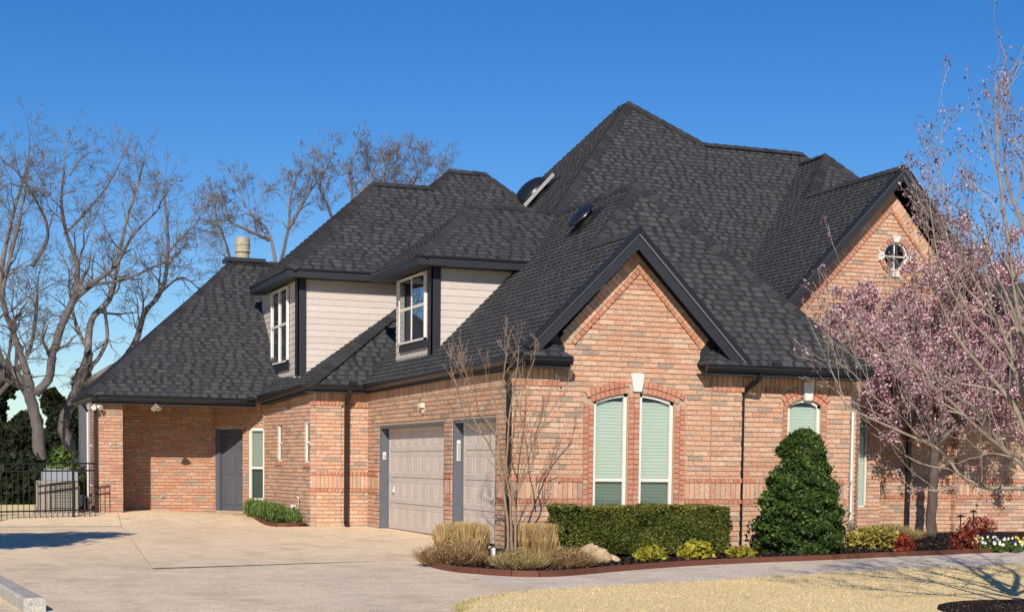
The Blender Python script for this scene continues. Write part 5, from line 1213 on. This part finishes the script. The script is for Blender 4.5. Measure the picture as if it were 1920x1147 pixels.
far_tree(745, 560, 38, [[(745, 470), (745, 380), (740, 330), (760, 295)], [(745, 400), (775, 345), (790, 320)], [(742, 390), (715, 345), (722, 325)]], 23, 'bare tree showing over the flat ridge of the farther dormer')
far_tree(800, 560, 38, [[(800, 460), (805, 380), (815, 340), (825, 318)]], 24, 'short bare treetop beside the rightmost rear ridge step')
far_tree(440, 650, 36, [[(440, 560), (430, 480), (410, 420), (400, 380)]], 25, 'thin bare treetop left of the round chimney flue')

# evergreens behind the fence
def foliage(name, label, base, blobs, mat, n, size, cat='tree', trunk=None, core=None, group=None, seed=0, elong=1.3, flat=None, partname='crown', hollow=.75):
    root = thing(name, label, cat, tuple(base), group); C = []
    tot = sum(b[3]*b[4]*b[5] for b in blobs)**1
    wts = np.array([(b[3]*b[5]+b[3]*b[4]) for b in blobs]); wts = wts/wts.sum()
    for b, wt in zip(blobs, wts):
        k = int(n*wt); d = rdir(k); rr = NR.uniform(hollow**3, 1, k)**(1/3.); rr *= 1+.13*np.sin(d[:, 0]*7+b[0]*3)*np.cos(d[:, 2]*6+b[1]) + .08*NR.normal(size=k)
        C.append(np.array(b[:3])+d*rr[:, None]*np.array(b[3:6]))
    C = np.concatenate(C); gz = base[2]; C[:, 2] = np.maximum(C[:, 2], gz+.01)
    tint = np.clip(NR.beta(2, 2.2, len(C)), 0, 1)
    leaves(partname, C, size, tint, mat, root, 'stuff', flat, elong)
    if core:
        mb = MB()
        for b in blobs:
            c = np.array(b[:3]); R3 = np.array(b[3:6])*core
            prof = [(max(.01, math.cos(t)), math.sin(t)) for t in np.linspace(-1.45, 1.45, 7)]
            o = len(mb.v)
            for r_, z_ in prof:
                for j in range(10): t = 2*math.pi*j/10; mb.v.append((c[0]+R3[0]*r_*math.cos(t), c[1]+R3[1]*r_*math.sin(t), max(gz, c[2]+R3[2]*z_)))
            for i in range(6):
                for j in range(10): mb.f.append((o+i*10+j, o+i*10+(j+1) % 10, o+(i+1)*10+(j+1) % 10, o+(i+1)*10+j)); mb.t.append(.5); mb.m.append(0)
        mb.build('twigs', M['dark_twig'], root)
    if trunk:
        mb = MB(); mb.tube([base, (base[0]+.05, base[1], base[2]+trunk[1]*.5), (base[0], base[1]+.05, base[2]+trunk[1])], [trunk[0], trunk[0]*.8, trunk[0]*.5], 7); mb.build('trunk', M['bark_dark'], root)
    return root
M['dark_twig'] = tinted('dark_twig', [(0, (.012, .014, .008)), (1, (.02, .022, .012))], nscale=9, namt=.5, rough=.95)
def ever(u, vtop, vbot, hw, Y, label, seed, n=7000):
    top = onY(u, vtop, Y); bot = onY(u, vbot, Y); e = onY(u+hw, vbot, Y); r = float(e[0]-bot[0]); z0 = G(bot[0], Y); h = float(top[2])-z0
    rg = random.Random(seed); bl = []
    for i in range(9):
        t = i/8; rad = r*(1.0-.55*t)*rg.uniform(.8, 1.1); bl.append((float(bot[0])+rg.uniform(-.3, .3)*r, Y+rg.uniform(-.3, .3)*r, z0+h*(.10+.80*t), rad, rad, h*.13))
    foliage('evergreen_tree', label, (float(bot[0]), Y, z0), bl, M['fir'], n*2, .085, trunk=(.18, h*.7), core=.85, group='dark evergreens behind the fence')
ever(-25, 670, 960, 75, 31, 'tall dark evergreen behind the bare trunks at the picture edge', 1, 9000)
ever(40, 775, 960, 58, 29, 'dark evergreen filling the gap left of the pale trunk', 2, 8000)
ever(110, 735, 960, 42, 32, 'dark evergreen between the two pale bare trunks', 3, 8000)
ever(165, 700, 960, 35, 34, 'dark evergreen directly behind the left pier', 4, 8000)
ever(-110, 720, 960, 60, 31, 'dark evergreen outside the fence at far left', 5, 7000)
ever(205, 745, 960, 40, 36, 'dark evergreen hidden behind the roof corner', 6, 3000)
ever(8, 800, 960, 45, 27, 'squat dark evergreen at the fence left of the pale trunk', 7, 5000)
b = onY(122, 955, 12.6); zt_ = float(onY(120, 838, 12.6)[2])
foliage('green_shrub', 'fresh green leafy shrub rising behind the tan condenser', (float(b[0]), 12.6, G(b[0], 12.6)), [(float(b[0]), 12.6, zt_*.45, .38, .38, zt_*.5), (float(b[0])-.1, 12.6, zt_*.72, .25, .25, zt_*.26)], M['sprout'], 1500, .05, 'shrub', core=.6, partname='foliage')
for u_, w_, vt in ((20, .9, 895), (60, .7, 905), (-30, 1.0, 885)):
    b = onY(u_, 955, 19); foliage('dark_shrub', {20: 'low dark shrub behind the fence left of the pale trunk', 60: 'lower dark shrub touching the pale trunk behind the fence', -30: 'low dark shrub at the far end of the fence'}[u_], (float(b[0]), 19, G(b[0], 19)), [(float(b[0]), 19, .55, w_, w_, .75)], M['fir'], 2200, .07, 'shrub', core=.75, partname='foliage', group='dark shrubs behind the fence')

# side bed clipped bush row
row = [(476, 935), (492, 938), (508, 941), (524, 945), (551, 956)]
side_lab = ['farthest clump of the green shrub row, under the cream window', 'second clump from the cream window in the green shrub row', 'middle clump of the green shrub row', 'fourth clump of the green shrub row, beside the small gap', 'small separate green clump nearest the brick pier']
for i, (u_, vt) in enumerate(row):
    Yb = (11.0, 10.3, 9.7, 9.2, 8.75)[i]; vb = (965, 970, 975, 980, 983)[i]
    c = onG(u_, vb); c = np.array([onY(u_, vb, Yb)[0], Yb]); z0 = G(*c); h = float(onY(u_, vt, Yb)[2])-z0
    rg = random.Random(i); rad = .24 if i < 4 else .16; root = thing('boxwood_clump', side_lab[i], 'shrub', (float(c[0]), Yb, z0), 'low green shrubs in the side bed')
    n = 900; d = rdir(n); C = np.array([c[0], Yb, z0+h*.5])+d*np.array([rad, rad, h*.52])*NR.uniform(.5, 1.05, (n, 1)); C[:, 2] = np.maximum(C[:, 2], z0+.02)
    up_ = rdir(n)*.25; up_[:, 2] += 1; up_ /= np.linalg.norm(up_, axis=1, keepdims=True); U = np.cross(up_, rdir(n)); U *= .010
    quads('foliage', C, U, up_*.045, NR.uniform(.2, 1, n), M['sprout'], root, 'stuff')

# clipped box hedge under the windows
yh = -1.0
h0 = onY(1064, 1035, yh-.42); h1 = onY(1367, 1035, yh-.42); ht = float(onY(1210, 950, yh-.42)[2]); zb = G(1.5, yh)
hx0, hx1 = float(h0[0]), float(h1[0]); hy0, hy1 = yh-.42, yh+.40
root = thing('box_hedge', 'long clipped dark green box hedge beneath the twin arched windows', 'hedge', ((hx0+hx1)/2, yh, zb))
n = 34000; f = NR.rand(n); C = np.stack([NR.uniform(hx0, hx1, n), NR.uniform(hy0, hy1, n), NR.uniform(zb+.08, ht, n)], 1)
dp = NR.exponential(.022, n)
sel = f < .52; C[sel, 1] = hy0+dp[sel]; s2 = (f >= .52) & (f < .84); C[s2, 2] = ht-dp[s2]; s3 = (f >= .84) & (f < .92); C[s3, 0] = hx0+dp[s3]; s4 = f >= .92; C[s4, 0] = hx1-dp[s4]
lump = .035*np.sin(C[:, 0]*9+2*np.sin(C[:, 2]*7))+.03*np.sin(C[:, 2]*13+C[:, 0]*3)+.02*np.sin(C[:, 0]*23)
C[:, 1] += np.where(sel, lump+.09*((ht-C[:, 2])/(ht-zb)-.5)*-.6+.22*np.clip(.3-(C[:, 2]-zb)/(ht-zb), 0, 1), 0); C[:, 2] += np.where(s2, lump*.45, 0)
C[:, 0] += np.where(s3 | s4, lump, 0)
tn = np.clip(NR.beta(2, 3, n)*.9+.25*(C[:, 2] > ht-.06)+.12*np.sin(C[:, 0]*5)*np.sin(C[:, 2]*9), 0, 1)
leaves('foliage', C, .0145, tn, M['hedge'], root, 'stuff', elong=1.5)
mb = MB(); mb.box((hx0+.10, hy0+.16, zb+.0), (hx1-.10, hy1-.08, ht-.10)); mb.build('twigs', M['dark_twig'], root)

# round-headed holly with stepped outline
yc = -.75; prof = [(1500, 1042, 76), (1500, 1015, 87), (1498, 985, 87), (1500, 960, 80), (1502, 938, 80), (1504, 918, 70), (1500, 900, 68), (1504, 882, 54), (1506, 862, 46), (1506, 845, 48), (1502, 828, 44), (1506, 815, 28), (1510, 804, 10)]
b = onY(1500, 1042, yc); zb = G(b[0], yc); n = 24000; root = thing('holly_bush', 'glossy dark green bush of stacked rounded tiers below the small arched window', 'shrub', (float(b[0]), yc, zb))
PR = [(float(onY(u, v, yc)[0]), max(zb+.02, float(onY(u, v, yc)[2])), w_/140.) for u, v, w_ in prof]
zz = NR.uniform(PR[0][1], PR[-1][1], n*2); PZ = np.array([p[1] for p in PR]); PX = np.array([p[0] for p in PR]); PW = np.array([p[2] for p in PR])
rw_ = np.interp(zz, PZ, PW); keep = NR.rand(len(zz)) < (rw_/PW.max())**1.0; zz = zz[keep][:n]; rw_ = np.interp(zz, PZ, PW); cx_ = np.interp(zz, PZ, PX); n = len(zz); th = NR.uniform(0, 2*math.pi, n)
rr = rw_*(1-NR.exponential(.07, n))*(1+.09*np.sin(th*5+zz*9)+.09*np.sin(th*3-zz*17)+.07*np.sin(zz*31+th*7))*(1+np.where(NR.rand(n) < .06, NR.uniform(0, .22, n), 0))
C = np.stack([cx_+rr*np.cos(th), yc+rr*np.sin(th)*.95, zz+NR.normal(0, .01, n)], 1)
leaves('foliage', C, .019, np.clip(NR.beta(2, 2.5, n)+.15*np.sin(zz*15+th*3), 0, 1), M['holly'], root, 'stuff', elong=1.5)
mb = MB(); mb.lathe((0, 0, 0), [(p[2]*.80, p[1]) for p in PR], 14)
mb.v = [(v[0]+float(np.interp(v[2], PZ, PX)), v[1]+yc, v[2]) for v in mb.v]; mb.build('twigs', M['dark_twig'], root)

# clumps of grass and twiggy perennials
def clump(name, label, c, rx, ry, h, n, mat, blade=.008, top=True, lean=.35, cat='ornamental grass', group=None, tl=(0, 1), upf=1.0, part='blades', zmin=0., seg=2, br=.72):
    z0 = G(c[0], c[1])+.03; root = thing(name, label, cat, (float(c[0]), float(c[1]), z0), group)
    r = np.sqrt(NR.rand(n)); th = NR.uniform(0, 2*math.pi, n); base = np.stack([c[0]+rx*br*r*np.cos(th), c[1]+ry*br*r*np.sin(th), np.full(n, z0)], 1)
    tip = base.copy(); tip[:, 0] += rx*lean*r*np.cos(th)*1.1+NR.normal(0, .05, n)*h*2; tip[:, 1] += ry*lean*r*np.sin(th)*1.1+NR.normal(0, .05, n)*h*2
    hh = h*((NR.uniform(.88, 1.0, n)-.16*r**4) if top else NR.uniform(.4, 1.0, n)*(1.05-.45*r**2)); tip[:, 2] += hh
    mid = (base+tip)/2+NR.normal(0, .03 if top else .09, (n, 3))*h*1.5; mid[:, 2] = base[:, 2]+hh*.55
    s0 = base+(mid-base)*zmin; side = rdir(n); side[:, 2] *= .2; side /= np.linalg.norm(side, axis=1, keepdims=True); side *= blade
    V = np.stack([s0-side, s0+side, mid-side*.9, mid+side*.9, tip-side*.25, tip+side*.25], 1).reshape(-1, 3)
    me = bpy.data.meshes.new(part); N = n; idx = np.arange(N)[:, None]*6+np.array([0, 1, 3, 2, 2, 3, 5, 4])[None]
    me.vertices.add(N*6); me.vertices.foreach_set('co', V.reshape(-1).astype(np.float32)); me.loops.add(N*8); me.loops.foreach_set('vertex_index', idx.reshape(-1).astype(np.int32))
    me.polygons.add(N*2); me.polygons.foreach_set('loop_start', np.arange(0, N*8, 4, dtype=np.int32))
    try: me.polygons.foreach_set('loop_total', np.full(N*2, 4, dtype=np.int32))
    except Exception: pass
    t = NR.uniform(*tl, N); tt = np.stack([t*.75, np.clip(t+.12, 0, 1)], 1).reshape(-1)
    me.materials.append(mat); a = me.attributes.new('tint', 'FLOAT', 'FACE'); a.data.foreach_set('value', np.clip(tt, 0, 1).astype(np.float32)); me.update(); me.validate()
    link(part, me, root, 'stuff')
    if not top:
        k_ = n; r = np.sqrt(NR.rand(k_)); th = NR.uniform(0, 2*math.pi, k_); C = np.stack([c[0]+rx*1.05*r*np.cos(th), c[1]+ry*1.05*r*np.sin(th), z0+h*NR.uniform(.1, .95, k_)*(1.02-.55*r**2)], 1)
        leaves('dry_leaves', C, .0085, NR.uniform(0, 1, k_), mat, root, 'stuff', elong=1.8)
    return root
def gpos(u, v): return onG(u, v)[:2]
def width(u0, u1, v): a, b = onG(u0, v), onG(u1, v); return float(np.linalg.norm(a-b))
def clumpat(label, u0, u1, vtop, vbot, n, mat, dy=.0, **k):
    a, b = onG(u0, vbot), onG(u1, vbot); c = (a+b)/2; rx = abs(b[0]-a[0])/2; c = np.array([c[0], c[1]+rx*.75+dy, 0]); h = float(onY((u0+u1)/2, vtop, c[1])[2])-G(c[0], c[1])-.03
    return clump(k.pop('name', 'ornamental_grass'), label, c, rx, k.pop('ry', rx*.8), h, n, mat, **k)
gg = 'clipped straw-coloured grasses at the bed corner'
clumpat('clipped straw-coloured grass clump before the narrow garage door', 829, 926, 976, 1050, 3800, M['straw'], group=gg, lean=.10, tl=(.1, 1), blade=.006, br=.95)
clumpat('clipped straw-coloured grass clump between the bare stems and the hedge', 980, 1070, 979, 1048, 3600, M['straw'], group=gg, lean=.10, tl=(0, .9), blade=.006, br=.95)
tg = 'low wintry twiggy perennials along the edging'
clumpat('brown twiggy perennial mound at the left tip of the bed', 800, 905, 1010, 1064, 1300, M['dry'], name='twiggy_perennial', group=tg, top=False, lean=.45, cat='perennial', part='stems', blade=.0038, tl=(0, .75), br=.95)
clumpat('olive and brown twiggy mound right of the bare tree stems', 940, 1035, 1024, 1072, 1400, M['dry'], name='twiggy_perennial', group=tg, top=False, lean=.45, cat='perennial', part='stems', blade=.0042, tl=(.3, 1), br=.95)
clumpat('reddish twiggy mound in front of the flat sandstone rock', 1035, 1125, 1020, 1070, 1300, M['dry'], name='twiggy_perennial', group=tg, top=False, lean=.45, cat='perennial', part='stems', blade=.0038, tl=(0, .8), br=.95)
clumpat('thin dry stems behind the silver spotlight', 860, 925, 1025, 1062, 500, M['dry'], name='twiggy_perennial', group=tg, top=False, lean=.8, cat='perennial', part='stems', blade=.003, tl=(.1, .8))
# golden mounds
def mound(name, label, u0, u1, vtop, vbot, n, mat, size=.02, group=None, cat='shrub', dy=0, tl=None, core=.7):
    a, b = onG(u0, vbot), onG(u1, vbot); c = (a+b)/2; rx = abs(b[0]-a[0])/2; cy_ = c[1]+rx*.7+dy; cx2 = float(onY((u0+u1)/2, vbot, cy_)[0]); z0 = G(cx2, cy_)+.03; h = float(onY((u0+u1)/2, vtop, cy_)[2])-z0
    return foliage(name, label, (cx2, cy_, z0), [(cx2, cy_, z0+h*.42, rx*.92, rx*.75, h*.55), (cx2-rx*.4, cy_, z0+h*.35, rx*.6, rx*.6, h*.45), (cx2+rx*.45, cy_+.05, z0+h*.35, rx*.55, rx*.6, h*.42)], mat, n, size, cat, core=core, group=group, partname='foliage', elong=1.6, hollow=.55)
yg = 'small golden variegated mounds before the hedge'
mound('golden_shrub', 'small golden-green mound between the rock and the hedge middle', 1190, 1252, 1022, 1057, 1100, M['gold'], .022, yg)
mound('golden_shrub', 'brightest yellow mound in front of the hedge right half', 1272, 1340, 1011, 1053, 1300, M['gold'], .024, yg)
mound('golden_shrub', 'low yellow-green mound between hedge end and dark tiered bush', 1362, 1418, 1024, 1050, 800, M['gold'], .022, yg)
mound('spirea_shrub', 'wide lime yellow shrub right of the dark tiered bush', 1585, 1690, 985, 1034, 3000, M['lime'], .02, None)
clumpat('tan brown twiggy dome behind the lime yellow shrub', 1668, 1754, 980, 1022, 3000, M['dry'], name='twiggy_perennial', top=False, lean=.8, cat='perennial', part='stems', blade=.004, tl=(.3, .9), dy=.3)
mound('nandina_shrub', 'small bright red leafy plant at the edging before the tan dome', 1676, 1716, 1000, 1040, 420, M['redleaf'], .022, None, core=None)
mound('nandina_shrub', 'loose red and orange leafy plant by the two path lights', 1782, 1840, 982, 1036, 380, M['redleaf'], .02, None, core=None)
mound('nandina_shrub', 'reddish brown leafy plant against the dark brick wall', 1800, 1870, 965, 1004, 420, M['redleaf'], .022, None, core=None, dy=.4)
mound('brown_shrub', 'dull brownish shrub in the shade behind the lime yellow shrub', 1630, 1700, 950, 990, 900, M['dry'], .03, None, core=None)
# pansies: green leaves and separate flower heads
pg = 'pansies at the right end of the bed'
for i in range(16):
    u_ = 1822+(i % 8)*13.5+R_.uniform(-4, 4)+(4 if i > 7 else 0); v_ = 1034-(i//8)*9+R_.uniform(-2, 2); c = onG(u_, v_); z0 = G(c[0], c[1])+.03
    col = R_.choice(['white', 'white', 'purple', 'yellow', 'white']) ; tl = {'white': .6, 'purple': .1, 'yellow': .95}[col]
    root = thing('pansy', '%s pansy plant, %s from the red plants in the %s row' % (col, ('first', 'second', 'third', 'fourth', 'fifth', 'sixth', 'seventh', 'last')[i % 8], ('front', 'back')[i//8]), 'flower', (float(c[0]), float(c[1]), z0), pg)
    n = 120; d = rdir(n); C = np.array([c[0], c[1], z0+.05])+d*np.array([.10, .09, .06])*NR.uniform(.4, 1, (n, 1)); C[:, 2] = np.maximum(C[:, 2], z0); leaves('foliage', C, .016, NR.uniform(0, 1, n), M['sprout'], root, 'stuff', elong=1.4)
    for j in range(4):
        p = np.array([c[0]+R_.uniform(-.09, .09), c[1]-.05+R_.uniform(-.05, .05), z0+.13+R_.uniform(-.03, .03)]); mb = MB(); rr_ = .026
        vs = [p]+[p+np.array([math.cos(t)*rr_, -.012, math.sin(t)*rr_]) for t in np.linspace(0, 2*math.pi, 8)[:-1]]; mb.add(vs, [(0, q_+1, (q_+1) % 7+1) for q_ in range(7)], tl); mb.build('blossom', M['flower'], root)
# rock
c = onG(1122, 1052); z0 = G(c[0], c[1])
def rock(name, label, u0, u1, vtop, vbot, seed, dy=0):
    rg = np.random.RandomState(seed); a, b = onG(u0, vbot), onG(u1, vbot); c = (a+b)/2; rx = abs(b[0]-a[0])/2; cy_ = c[1]+rx*.5+dy; z0 = G(c[0], cy_); h = float(onY((u0+u1)/2, vtop, cy_)[2])-z0
    mb = MB(); K = 14; rings = [(.86, 0), (1.0, .30), (.97, .52), (.80, .80), (.45, .97), (.12, 1.0)]; vs = []
    for ri, (rr, zz_) in enumerate(rings):
        for j in range(K):
            t = 2*math.pi*j/K; e = 1+rg.uniform(-.11, .11); sq = 1/max(abs(math.cos(t))**.8, abs(math.sin(t))**.8, .8)*.9
            vs.append((c[0]+rx*rr*math.cos(t)*e*sq+rx*.12*(zz_*-1), cy_+rx*.62*rr*math.sin(t)*e*sq, z0+h*zz_*(1+.12*math.cos(t+2.6))*(1+rg.uniform(-.05, .05))))
    fs = [(i*K+j, i*K+(j+1) % K, (i+1)*K+(j+1) % K, (i+1)*K+j) for i in range(5) for j in range(K)]+[tuple(5*K+j for j in range(K))]
    mb.add(vs, fs, rg.rand()); return tag(mb.build(name, M['rock']), label, 'rock')
rock('boulder', 'flat tan sandstone boulder in the mulch left of the golden mounds', 1088, 1158, 1022, 1058, 4); rock('boulder', 'low pointed slab of tan rock at the boulder right end', 1140, 1176, 1040, 1057, 9, .1)

# bed lights
def spot(u, v, tilt, label, white=True):
    c = onG(u, v); z0 = G(c[0], c[1])+.03; root = thing('spotlight', label, 'garden light', (float(c[0]), float(c[1]), z0), 'small garden spotlights')
    p = np.array([c[0], c[1], z0]); mb = MB(); mb.tube([p, p+np.array([0, 0, .06])], .012, 6); mb.build('stake', M['iron'], root)
    d = np.array(tilt, float); d /= np.linalg.norm(d); mb = MB(); mb.tube([p+np.array([0, 0, .05]), p+np.array([0, 0, .05])+d*.05, p+np.array([0, 0, .05])+d*.15], [.022, .034, .036], 10); mb.build('lamp_head', M['metal' if white else 'iron'], root)
spot(926, 1060, (.0, .2, 1), 'silver spotlight at the left end of the mulch bed'); spot(1547, 1042, (.1, .4, .6), 'silver spotlight at the foot of the dark tiered bush'); spot(1608, 985, (.3, -.2, 1), 'pale spotlight against the bay corner')
def pathlight(u, v, vtop, label, dy=0):
    c = onG(u, v); z0 = G(c[0], c[1])+.03; zt_ = float(onY(u, vtop, c[1])[2]); root = thing('path_light', label, 'garden light', (float(c[0]), float(c[1]), z0), 'path lights with round hats')
    mb = MB(); mb.tube([(c[0], c[1], z0), (c[0], c[1], zt_-.02)], .012, 6); mb.build('stem', M['iron'], root)
    mb = MB(); mb.lathe((c[0], c[1], zt_-.05), [(.085, 0), (.06, .022), (.02, .04), (.008, .052)], 14); mb.build('hat', M['iron'], root)
pathlight(1069, 1046, 981, 'dark path light in front of the hedge left end'); pathlight(1800, 1010, 964, 'dark path light nearer the edging by the red plants'); pathlight(1824, 1003, 955, 'dark path light nearer the dark brick wall')

# crepe myrtle at the corner: several bare stems
Yc = -1.25; A = at(Yc); cb = onG(962, 1032)
A2 = at(-1.1)
lm = [
 (A((952, 1036), (952, 990), (946, 930), (938, 880), (920, 840), (905, 815), (880, 800)), .026, .011, (4, .42, 2)),
 (A((960, 1036), (958, 980), (956, 930), (948, 890), (936, 850), (934, 800), (930, 760), (915, 720)), .026, .007, (6, .36, 2)),
 (A2((966, 1036), (966, 970), (962, 925), (950, 880), (952, 830), (955, 780), (965, 720), (972, 670)), .026, .007, (6, .36, 2)),
 (A((962, 925), (985, 890), (1000, 860), (995, 820), (1005, 790), (1030, 750)), .016, .005, (5, .32, 2)),
 (A2((958, 930), (975, 900), (990, 860), (1015, 800), (1040, 760), (1060, 735)), .015, .005, (5, .32, 2)),
 (A((905, 815), (880, 770), (860, 730), (848, 700)), .014, .006, (6, .35, 2)),
 (A((935, 820), (900, 770), (880, 720), (870, 690)), .014, .006, (6, .35, 2)),
 (A2((955, 800), (940, 750), (945, 700), (950, 665)), .014, .006, (6, .35, 2)),
 (A((990, 862), (985, 820), (975, 770), (985, 720), (1000, 680)), .012, .005, (6, .3, 2)),
 (A((880, 800), (850, 775), (835, 765)), .010, .005, (3, .25, 1)),
]
build_tree('crepe_myrtle', 'bare multi-stem small tree at the brick corner between the grass clumps', cb, lm, M['bark_tan'], 31, rmin=.003, sp=.5, up=.25, ratio=.72, lf=.8, rf=.9)

# flowering tree behind the bed: trunk left of the dark downspout, dense blossom crown
Yb = 2.6; Yb = 3.1; bt = onY(1745, 1000, Yb); bt = np.array([bt[0], Yb, G(bt[0], Yb)]); A = at(Yb)
lm = [([bt, *A((1748, 930), (1752, 880), (1750, 835))], .105, .085, None)]
tips = [(1625, 670), (1665, 610), (1715, 575), (1770, 530), (1815, 500), (1870, 520), (1900, 620), (1930, 700), (1600, 600), (1650, 720), (1880, 760)]
for i, (u, v) in enumerate(tips):
    p0, p3 = onY(1750, 838, Yb), onY(u, v, Yb+R_.uniform(-1.1, .9)); m_ = (p0+p3)/2+np.array([0, 0, .1]); lm.append(([p0, m_, p3], .055, .015, (7, .48, 3)))
root, ends = build_tree('flowering_tree', 'grey-trunked tree thick with pink blossom before the tall gable wall', bt, lm, M['bark_dark'], 41, rmin=.004, sp=.8, up=.05, ratio=.72)
E_ = np.array([e[0] for e in ends]); k = 26
C = np.repeat(E_, k, 0)+NR.normal(0, .055, (len(E_)*k, 3))
extra = []; cr2 = MB()
for u, v, ru, rv in ((1725, 665, 90, 110), (1790, 650, 110, 140), (1875, 650, 90, 170), (1680, 665, 58, 85), (1750, 755, 105, 60), (1690, 730, 70, 55), (1810, 720, 100, 80)):
    for _ in range(85):
        a, r = R_.uniform(0, 2*math.pi), math.sqrt(R_.random()); q = onY(u+ru*r*math.cos(a), v+rv*r*math.sin(a), Yb+R_.gauss(0, .5)); dr_ = np.array([R_.gauss(0, .4), R_.gauss(0, .4), 1]); dr_ /= np.linalg.norm(dr_); l_ = R_.uniform(.15, .5)
        cr2.tube([q-dr_*l_/2, q+dr_*l_/2], [.006, .003], 3, tint=.4, cap=False)
        for _ in range(22): extra.append(q+dr_*R_.uniform(-.5, .5)*l_+np.array([R_.gauss(0, .028) for _ in range(3)]))
C = np.concatenate([C, np.array(extra)]); cr2.build('twigs', M['bark_dark'], root, kind='stuff')
clus = np.sin(C[:, 0]*11)*np.sin(C[:, 2]*13)+np.sin(C[:, 1]*9+C[:, 2]*5)*.5; C = C[(clus > -.55) | (NR.rand(len(C)) < .4)]
print('blossoms', len(C))
leaves('blossoms', C, .018, np.clip(NR.beta(1.6, 1.4, len(C)), 0, 1), M['blossom'], root, 'stuff', elong=1.2)

# nearer tree: trunk outside the view on the right, pale limbs reach in
Yn = float(onG(1990, 1152)[1]); A = at(Yn); B_ = at(Yn+.7); D_ = at(Yn-.6)
lm = [
 ([onG(1990, 1152), *A((1985, 1050), (1980, 980))], .13, .11, None),
 (A((1978, 985), (1950, 925), (1915, 915), (1850, 913), (1800, 890), (1765, 845), (1680, 805), (1600, 768), (1572, 735)), .040, .010, (10, .7, 2)),
 (A((1765, 845), (1720, 815), (1690, 780), (1640, 745), (1600, 700), (1570, 680)), .020, .006, (8, .5, 2)),
 (B_((1978, 980), (1925, 870), (1880, 840), (1840, 780), (1790, 740), (1730, 695), (1660, 650), (1610, 600)), .045, .008, (12, .7, 2)),
 (D_((1978, 985), (1930, 890), (1890, 850), (1830, 800), (1780, 750), (1720, 700), (1690, 660)), .035, .008, (10, .6, 2)),
 (A((1978, 980), (1940, 860), (1900, 760), (1850, 700), (1800, 640), (1760, 560), (1745, 500)), .05, .008, (12, .7, 2)),
 (B_((1975, 960), (1935, 800), (1905, 700), (1870, 600), (1825, 520), (1790, 440), (1768, 360), (1760, 300)), .05, .006, (14, .6, 2)),
 (D_((1980, 960), (1950, 800), (1925, 660), (1905, 560), (1890, 450), (1875, 340), (1868, 240), (1866, 150)), .05, .006, (14, .6, 2)),
 (A((1925, 660), (1890, 560), (1860, 500), (1840, 440), (1815, 400)), .03, .006, (10, .5, 2)),
 (A((1985, 950), (1960, 700), (1935, 500), (1915, 420), (1885, 330), (1888, 250)), .05, .007, (14, .5, 2)),
 (B_((1990, 940), (1990, 700), (1960, 500), (1940, 400), (1925, 320), (1930, 250)), .06, .008, (12, .6, 2)),
 (A((1870, 600), (1830, 560), (1800, 520), (1775, 440), (1760, 390)), .02, .005, (8, .35, 2)),
 (D_((1905, 700), (1860, 640), (1810, 590), (1765, 500), (1748, 420), (1742, 350)), .018, .005, (9, .35, 2)),
 ([onY(1985, 950, Yn), onY(2100, 800, Yn), onY(2200, 600, Yn)], .06, .02, (10, .9, 3)),
 ([onY(1985, 940, Yn), onY(2040, 600, Yn), onY(2070, 400, Yn+.4), onY(2080, 250, Yn+.6)], .07, .02, (16, .8, 3)),  # high limbs from here on are unseen, added to shade the right wing
 ([onY(1990, 930, Yn), onY(2060, 600, Yn), onY(2110, 400, Yn-.4), onY(2140, 150, Yn-.8)], .07, .02, (16, .9, 3)),
 ([onY(1990, 930, Yn), onY(2120, 650, Yn), onY(2200, 350, Yn-.4), onY(2230, 120, Yn)], .07, .02, (16, .9, 3)),
]
root, ends = build_tree('budding_tree', 'nearest tree of pale smooth limbs reaching in from the side, with sparse dark buds', onG(1990, 1152), lm, M['bark_pale'], 51, rmin=.003, sp=.5, up=.22, ratio=.74, kids=(1, 3), rf=.66, lf=.8)
E_ = np.array([e[0] for e in ends]); E_ = E_[NR.rand(len(E_)) < .8]; k = 5
C = np.repeat(E_, k, 0)+NR.normal(0, .028, (len(E_)*k, 3)); print('buds', len(C))
leaves('buds', C, .0095, NR.uniform(0, 1, len(C)), M['bud'], root, 'stuff', elong=1.4)
# mulch ring under it
c = onG(1990, 1152); ring_ = [(float(c[0]+1.15*math.cos(t)), float(c[1]+1.15*math.sin(t))) for t in np.linspace(0, 2*math.pi, 25)[:-1]]
flat_poly('mulch_ring_ground', ring_, .035, M['mulch'], thick=.03)

# leafy tree left of the view: its shade lies on the drive
cx_, cy_ = -10.6, -3.1
foliage('shade_tree', 'leafy tree beyond the left edge of the drive, only its shade in view', (cx_, cy_, G(cx_, cy_)), [(cx_+R_.uniform(-.9, .9), cy_+R_.uniform(-.7, .7), 3.1+R_.uniform(0, 2.1), .9, .9, .6) for _ in range(9)], M['hedge'], 7000, .07, trunk=(.14, 3.4), hollow=.3, group=None)
